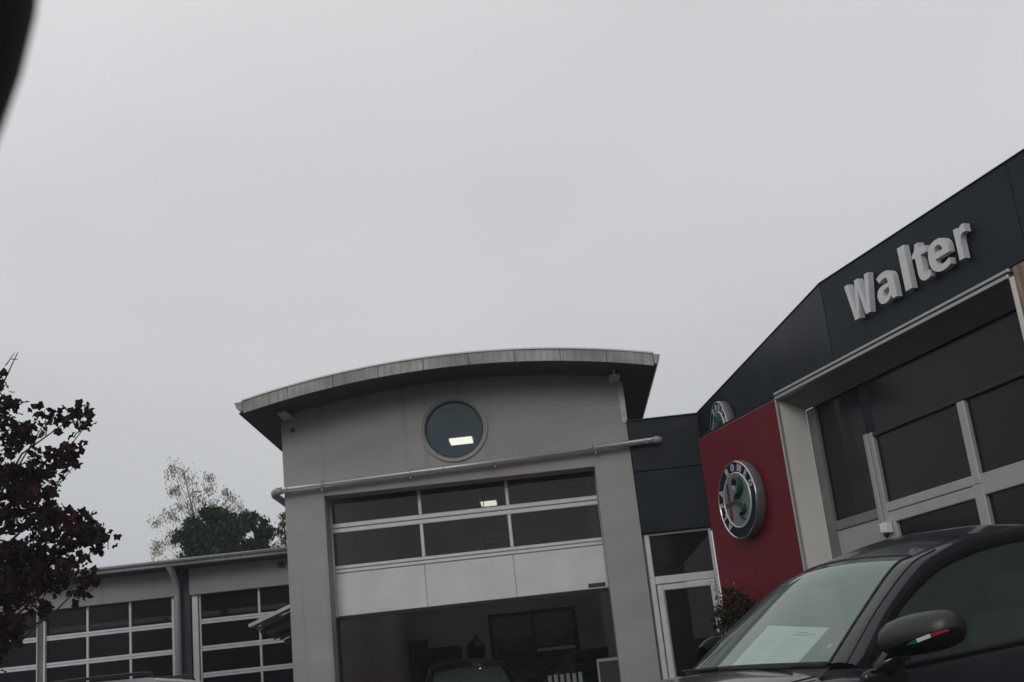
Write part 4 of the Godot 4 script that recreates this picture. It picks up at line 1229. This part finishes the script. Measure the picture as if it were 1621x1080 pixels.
		for i in 8:
			var u := lerpf(-0.12, -0.405, i / 7.0)
			var b: Vector3 = belt_at.call(u); var tp: Vector3 = top_at.call(u)
			rows.append([side_of(b + Vector3(0, 0, 0.004), s), side_of(tp + Vector3(0, 0, 0.004), s)])
		m.grid(rows)
		put("corner_panel", m, M.gloss_black, o)
		m = MB.new(true)
		rows = []
		for u in [-1.46, -1.515, -1.57]:
			var b: Vector3 = belt_at.call(u); var tp: Vector3 = top_at.call(u)
			var row := []
			for j in 7: row.append(side_of(b.lerp(tp, j / 6.0) + Vector3(0, 0, 0.012 * sin(PI * j / 6.0) + 0.002), s))
			rows.append(row)
		m.grid(rows)
		put("door_pillar", m, M.gloss_black, o)
		# belt trim and door seams
		m = MB.new(true)
		var bt := []; 
		for i in 20: bt.append(side_of(belt_at.call(lerpf(-0.10, -2.55, i / 19.0)) + Vector3(0, 0.004, 0.004), s))
		m.tube(bt, 0.013, 8)
		put("belt_trim", m, M.rubber, o)
		# mirror
		mirror(o, s)
		# bonnet shut line
		m = MB.new(true)
		m.tube([side_of(Vector3(0.14, 1.003, 0.69), s), side_of(Vector3(0.4, 0.976, 0.685), s), side_of(Vector3(0.8, 0.926, 0.675), s), side_of(Vector3(1.2, 0.85, 0.65), s)], 0.004, 6)
		put("shut_line", m, M.black, o)
		m = MB.new(true)
		m.pillow(side_of(Vector3(1.46, 0.66, 0.50), s), Vector3(0.26, 0.12, 0.30), 0.7)
		put("headlight", m, M.chrome, o)
		m = MB.new(true)
		m.pillow(side_of(Vector3(-2.86, 0.93, 0.52), s), Vector3(0.14, 0.13, 0.34), 0.7)
		put("tail_light", m, M.flag_red, o)
		for u in [0.95, -1.85]: wheel(o, side_of(Vector3(u, 0.32, 0.74), s), s)
	# roof
	m = MB.new(true)
	var rows := []
	for i in 40:
		var t := 3.0 / 9.0 + (5.0 / 9.0) * i / 39.0
		var e := cubic(E1, t)
		var row := []
		for j in 21:
			var w := lerpf(-1, 1, j / 20.0)
			var bow := (1 - w * w)
			row.append(Vector3(e.x + 0.085 * bow * (1.0 - i / 39.0), e.y + (0.030 + 0.022 * clampf(i / 10.0, 0, 1)) * bow, CV + w * e.z))
		rows.append(row)
	m.grid(rows)
	put("roof", m, M.paint, o)
	# windscreen
	m = MB.new(true)
	rows = []
	var edge_low := []; var edge_high := []
	for i in 16:
		var t := (3.0 / 9.0) * i / 15.0
		var e := cubic(E1, t)
		var row := []
		for j in 21:
			var w := lerpf(-1, 1, j / 20.0)
			var bow := 1 - w * w
			row.append(Vector3(e.x + lerpf(0.17, 0.085, i / 15.0) * bow, e.y + lerpf(0.018, 0.030, i / 15.0) * bow, CV + w * e.z))
		row.reverse()
		rows.append(row)
	m.grid(rows)
	put("windscreen", m, M.screen_glass, o)
	m = MB.new(true)
	m.tube(rows[15].map(func(q): return q + Vector3(-0.004, 0.002, 0)), 0.007, 6)
	m.tube(rows[0].map(func(q): return q + Vector3(0.012, -0.004, 0)), 0.016, 6)
	for k in [0, 20]: m.tube(rows.map(func(r): return r[k] + Vector3(0, 0.002, 0)), 0.006, 6)
	put("windscreen_seal", m, M.rubber, o)
	# scuttle and wipers
	m = MB.new(true)
	var sc := [[], []]
	for j in 21:
		var w := lerpf(-1, 1, j / 20.0)
		sc[0].append(Vector3(0.132, 0.990 + 0.066 * (1 - w * w), CV + w * 0.70))
		sc[1].append(rows[0][20 - j] + Vector3(-0.01, -0.012, 0))
	m.grid([sc[1], sc[0]])
	put("scuttle", m, M.rubber, o)
	m = MB.new(true)
	m.tube([Vector3(0.12, 1.050, CV + 0.45), Vector3(0.165, 1.068, CV + 0.36), Vector3(0.185, 1.070, CV + 0.02)], 0.008, 6)
	m.tube([Vector3(0.15, 1.055, CV - 0.02), Vector3(0.175, 1.062, CV - 0.10), Vector3(0.12, 1.050, CV - 0.50)], 0.008, 6)
	put("wiper", m, M.rubber, o)
	# rear window
	m = MB.new(true)
	var rr := []
	for i in 8:
		var e := cubic(E1, 8.0 / 9.0 + (1.0 / 9.0) * i / 7.0)
		var row := []
		for j in 11:
			var w := lerpf(-1, 1, j / 10.0)
			row.append(Vector3(e.x - 0.05 * (1 - w * w), e.y + 0.03 * (1 - w * w), CV + w * e.z))
		rr.append(row)
	m.grid(rr)
	put("rear_window", m, M.side_glass, o)
	# inside
	m = MB.new(true)
	m.pillow(Vector3(-0.22, 0.90, CV), Vector3(0.72, 0.22, 1.24), 0.35)
	put("dashboard", m, M.interior, o)
	for s in [-1, 1]:
		m = MB.new(true)
		m.pillow(Vector3(-1.12, 0.62, CV + s * 0.35), Vector3(0.52, 0.18, 0.48), 0.5)
		m.pillow(Vector3(-1.36, 0.92, CV + s * 0.35), Vector3(0.17, 0.62, 0.46), 0.5, Transform3D(Basis.IDENTITY, Vector3.ZERO))
		m.pillow(Vector3(-1.42, 1.32, CV + s * 0.35), Vector3(0.10, 0.20, 0.26), 0.6)
		put("seat", m, M.seat, o)
	m = MB.new(true)
	m.pillow(Vector3(-2.2, 0.95, CV), Vector3(0.2, 0.6, 1.2), 0.4)
	put("rear_bench", m, M.interior, o)
	m = MB.new(true)
	var ring := []
	for i in 25: ring.append(Vector3(-0.72, 0.98, CV - 0.35) + Vector3(0.06 * sin(TAU * i / 24.0), 0.17 * sin(TAU * i / 24.0), 0.17 * cos(TAU * i / 24.0)))
	m.tube(ring, 0.016, 8, false)
	m.tube([Vector3(-0.72, 0.98, CV - 0.52), Vector3(-0.70, 0.97, CV - 0.35), Vector3(-0.72, 0.98, CV - 0.18)], 0.018, 6)
	m.tube([Vector3(-0.70, 0.97, CV - 0.35), Vector3(-0.4, 0.90, CV - 0.35)], 0.03, 8)
	put("steering_wheel", m, M.interior, o)
	m = MB.new(true)
	m.pillow(Vector3(-0.58, 1.46, CV), Vector3(0.05, 0.075, 0.24), 0.5)
	m.tube([Vector3(-0.58, 1.48, CV), Vector3(-0.55, 1.53, CV)], 0.012, 6)
	put("inside_mirror", m, M.black, o)
	return o

func mirror(o: Node3D, s: int) -> void:
	# shell lofted outwards from the door: ellipse sections, rounded tip
	var sec := [[0.04, 0.62], [0.07, 0.82], [0.12, 0.95], [0.18, 1.0], [0.24, 0.98], [0.29, 0.90], [0.325, 0.74], [0.345, 0.50], [0.352, 0.22]]
	var pt := func(d: float, k: float, a: float, grow: float) -> Vector3:
		var cu := (-0.192 - d * 0.42) if s < 0 else (-0.20 - d * 0.75)
		var cy := 1.118 + d * 0.10
		return side_of(Vector3(cu + cos(a) * (0.098 if s < 0 else 0.06) * k * grow, cy + sin(a) * (0.094 if sin(a) > 0 else 0.082) * pow(k, 0.8) * grow, CV + (d if s < 0 else d * 0.42) + 0.01), s)
	var n := 28
	var split := func(d: float) -> float: return lerpf(-0.58, 0.06, clampf((d - 0.04) / 0.30, 0, 1))
	for part in 2:
		var m := MB.new(true)
		var rows := []
		for q in sec:
			var row := []
			# front half and over the top belong to the cap, the underside to the black lower shell
			var sp: float = split.call(q[0])
			var a0: float = sp if part == 0 else PI - sp
			var a1: float = PI - sp if part == 0 else TAU + sp
			for i in n + 1:
				row.append(pt.call(q[0], q[1], lerpf(a0, a1, float(i) / n), 1.012 if part == 0 else 1.0))
			if s > 0: row.reverse()
			rows.append(row)
		var tip := []
		for q in rows[rows.size() - 1]: tip.append(pt.call(0.353, 0.02, 0.0, 1.0))
		rows.append(tip)
		m.grid(rows)
		if part == 0: put("mirror_cap", m, M.mirror_cap, o)
		else: put("mirror_shell", m, M.gloss_black, o)
	var m2 := MB.new(true)
	m2.tube([side_of(Vector3(-0.20, 0.985, CV - 0.06), s), side_of(Vector3(-0.22, 1.02, CV - 0.01), s), side_of(Vector3(-0.25, 1.07, CV + 0.045), s)], [0.062, 0.05, 0.05], 12)
	m2.pillow(side_of(Vector3(-0.21, 0.965, CV - 0.02), s), Vector3(0.26, 0.10, 0.07), 0.6)
	put("mirror_foot", m2, M.gloss_black, o)
	# tricolour light strip along the split line
	for f in [[0.185, 0.230, "flag_green"], [0.232, 0.288, "flag_white"], [0.290, 0.342, "flag_red"]]:
		var m := MB.new(true)
		var rows := []
		for i in 8:
			var d: float = lerpf(f[0], f[1], i / 7.0)
			var k := 1.0
			for j in sec.size() - 1:
				if d >= sec[j][0] and d <= sec[j + 1][0]: k = lerpf(sec[j][1], sec[j + 1][1], (d - sec[j][0]) / (sec[j + 1][0] - sec[j][0]))
			var wide := 0.10 if d > 0.215 else 0.02 + 0.08 * (d - 0.185) / 0.03
			var mid: float = split.call(d) - 0.17
			var row := []
			for j in 4: row.append(pt.call(d, k, mid - wide + 2.0 * wide * j / 3.0, 1.035))
			if s > 0: row.reverse()
			rows.append(row)
		m.grid(rows)
		put("light_strip", m, M[f[2]], o)

func wheel(o: Node3D, at: Vector3, s: int) -> void:
	var t := Transform3D(Basis(Vector3.UP, PI if s < 0 else 0.0), at)
	var m := MB.new(true)
	m.lathe([Vector2(0.20, -0.11), Vector2(0.30, -0.11), Vector2(0.335, -0.08), Vector2(0.34, 0.0), Vector2(0.335, 0.06), Vector2(0.30, 0.085), Vector2(0.23, 0.085), Vector2(0.22, 0.06)], 36, t)
	var w := put("wheel", m, M.tyre, o)
	m = MB.new(true)
	m.lathe([Vector2(0.23, 0.08), Vector2(0.215, 0.07), Vector2(0.20, 0.02), Vector2(0.06, 0.0), Vector2(0.0, 0.0)], 36, t)
	put("rim", m, M.dark_metal, w)
	for k in 5:
		m = MB.new()
		var a := TAU * k / 5.0
		m.bar(t * Vector3(0.03 * cos(a), 0.03 * sin(a), 0.05), t * Vector3(0.21 * cos(a), 0.21 * sin(a), 0.068), 0.05, 0.02, t.basis.z)
		put("spoke", m, M.chrome, w)

func price_sheet(car: Transform3D) -> void:
	# sheet lying on the dashboard against the glass
	var o := thing("price_sheet", "white printed sheet propped inside the windscreen of the dark grey car", "paper")
	var c := [Vector3(0.005, 1.080, 1.005), Vector3(0.035, 1.064, 0.42), Vector3(-0.245, 1.245, 0.44), Vector3(-0.315, 1.292, 1.03)]
	var nr: Vector3 = (c[1] - c[0]).cross(c[3] - c[0]).normalized() * 0.0015
	var m := MB.new()
	var p := []
	for q in c: p.append(car * (q + Vector3(-0.035, -0.035, 0)))
	var n2: Vector3 = car.basis * nr
	m.hexa([p[0] - n2, p[1] - n2, p[2] - n2, p[3] - n2, p[0], p[1], p[2], p[3]])
	put("sheet", m, mk(Color(0.80, 0.86, 0.82), 0.7), o)
	m = MB.new()
	var n3 := n2 * 0.6
	m.quad_uv(p[0] + n3, p[1] + n3, p[2] + n3, p[3] + n3)
	var im := Image.create(256, 320, false, Image.FORMAT_RGB8)
	im.fill(Color(0.90, 0.99, 0.955))
	var rg := RandomNumberGenerator.new(); rg.seed = 12
	im.fill_rect(Rect2i(150, 34, 40, 6), Color(0.45, 0.5, 0.5))
	im.fill_rect(Rect2i(138, 48, 92, 4), Color(0.4, 0.48, 0.5))
	im.fill_rect(Rect2i(138, 56, 60, 3), Color(0.5, 0.55, 0.55))
	for i in 12:
		im.fill_rect(Rect2i(24, 80 + i * 18, rg.randi_range(30, 70), 3), Color(0.62, 0.67, 0.66))
		im.fill_rect(Rect2i(120, 80 + i * 18, rg.randi_range(40, 110), 3), Color(0.66, 0.71, 0.70))
	var mm := StandardMaterial3D.new(); mm.albedo_texture = ImageTexture.create_from_image(im); mm.roughness = 0.7
	put("print", m, mm, o)
	var g := MB.new(true)
	g.lathe([Vector2(0.0, 0.0), Vector2(0.016, 0.0), Vector2(0.016, 0.003), Vector2(0.0, 0.004)], 20, car * Transform3D(Basis(Vector3(0, 0, 1), -0.55) * Basis(Vector3.RIGHT, -PI / 2), Vector3(-0.105, 1.125, 0.235)))
	var st := put("round_sticker", g, M.flag_white)
	meta(st, "tiny round white sticker at the lower corner of the windscreen", "sticker")

# ------------------------------------------------------------------ van in front of the annex, only its roof in view
func van() -> void:
	var o := thing("white_van", "white van below the annex doors, dark roof rails just in view", "van", Vector3(-4.55, 0, -13.6), 0.0)
	var m := MB.new()
	var prof := PackedVector2Array([Vector2(-2.2, 0.30), Vector2(0.46, 0.30), Vector2(0.47, 0.9), Vector2(0.44, 1.5), Vector2(0.38, 1.74), Vector2(0.30, 1.775), Vector2(-0.6, 1.79), Vector2(-1.3, 1.76), Vector2(-1.6, 1.62), Vector2(-1.95, 1.12), Vector2(-2.55, 0.98), Vector2(-2.65, 0.7), Vector2(-2.62, 0.4)])
	m.prism(prof, -0.85, 0.85)
	put("body", m, M.white_paint, o)
	for z in [-0.72, 0.72]:
		m = MB.new(true)
		m.tube([Vector3(-0.95, 1.775, z), Vector3(-0.90, 1.825, z), Vector3(-0.5, 1.835, z), Vector3(0.18, 1.832, z), Vector3(0.27, 1.822, z), Vector3(0.31, 1.765, z)], 0.017, 8)
		put("roof_rail", m, M.black, o)
	for x in [-1.0, -0.2]:
		m = MB.new()
		m.box(Vector3(x - 0.34, 1.15, -0.856), Vector3(x + 0.34, 1.58, 0.856))
		put("side_window", m, M.side_glass, o)
	m = MB.new()
	m.quad(Vector3(-1.97, 1.14, 0.78), Vector3(-1.97, 1.14, -0.78), Vector3(-1.63, 1.60, -0.72), Vector3(-1.63, 1.60, 0.72))
	put("windscreen", m, M.side_glass, o)
	for x in [-1.95, -0.15]:
		for s in [-1, 1]: wheel(o, Vector3(x, 0.33, s * 0.80), s)

# ------------------------------------------------------------------ windscreen pillar of the car the view is taken from
func pillar() -> void:
	var o := thing("windscreen_pillar", "dark plastic windscreen pillar close to the viewer at the upper left", "pillar", Vector3(-0.32, 0.9, -0.66))
	var side := Vector3(0.994, -0.103, -0.043) * 0.036
	var p := []
	for q in [Vector3(-0.155, 1.60, -0.385), Vector3(-0.178, 1.53, -0.425), Vector3(-0.196, 1.468, -0.458), Vector3(-0.2085, 1.435, -0.478), Vector3(-0.2185, 1.415, -0.488), Vector3(-0.2295, 1.396, -0.496), Vector3(-0.2425, 1.375, -0.505), Vector3(-0.275, 1.33, -0.522), Vector3(-0.310, 1.25, -0.56), Vector3(-0.38, 1.11, -0.62), Vector3(-0.46, 0.93, -0.69)]:
		p.append(q - side - o.position)
	var m := MB.new(true)
	m.tube(p, [0.036, 0.036, 0.036, 0.036, 0.036, 0.036, 0.036, 0.038, 0.040, 0.042, 0.045], 16)
	put("cover", m, M.rubber, o)
	m = MB.new(true)
	var q2 := []
	for q in p: q2.append(q - side * 1.3 + Vector3(0, 0.0, -0.02))
	m.tube(q2, 0.03, 12)
	put("frame", m, M.black, o)
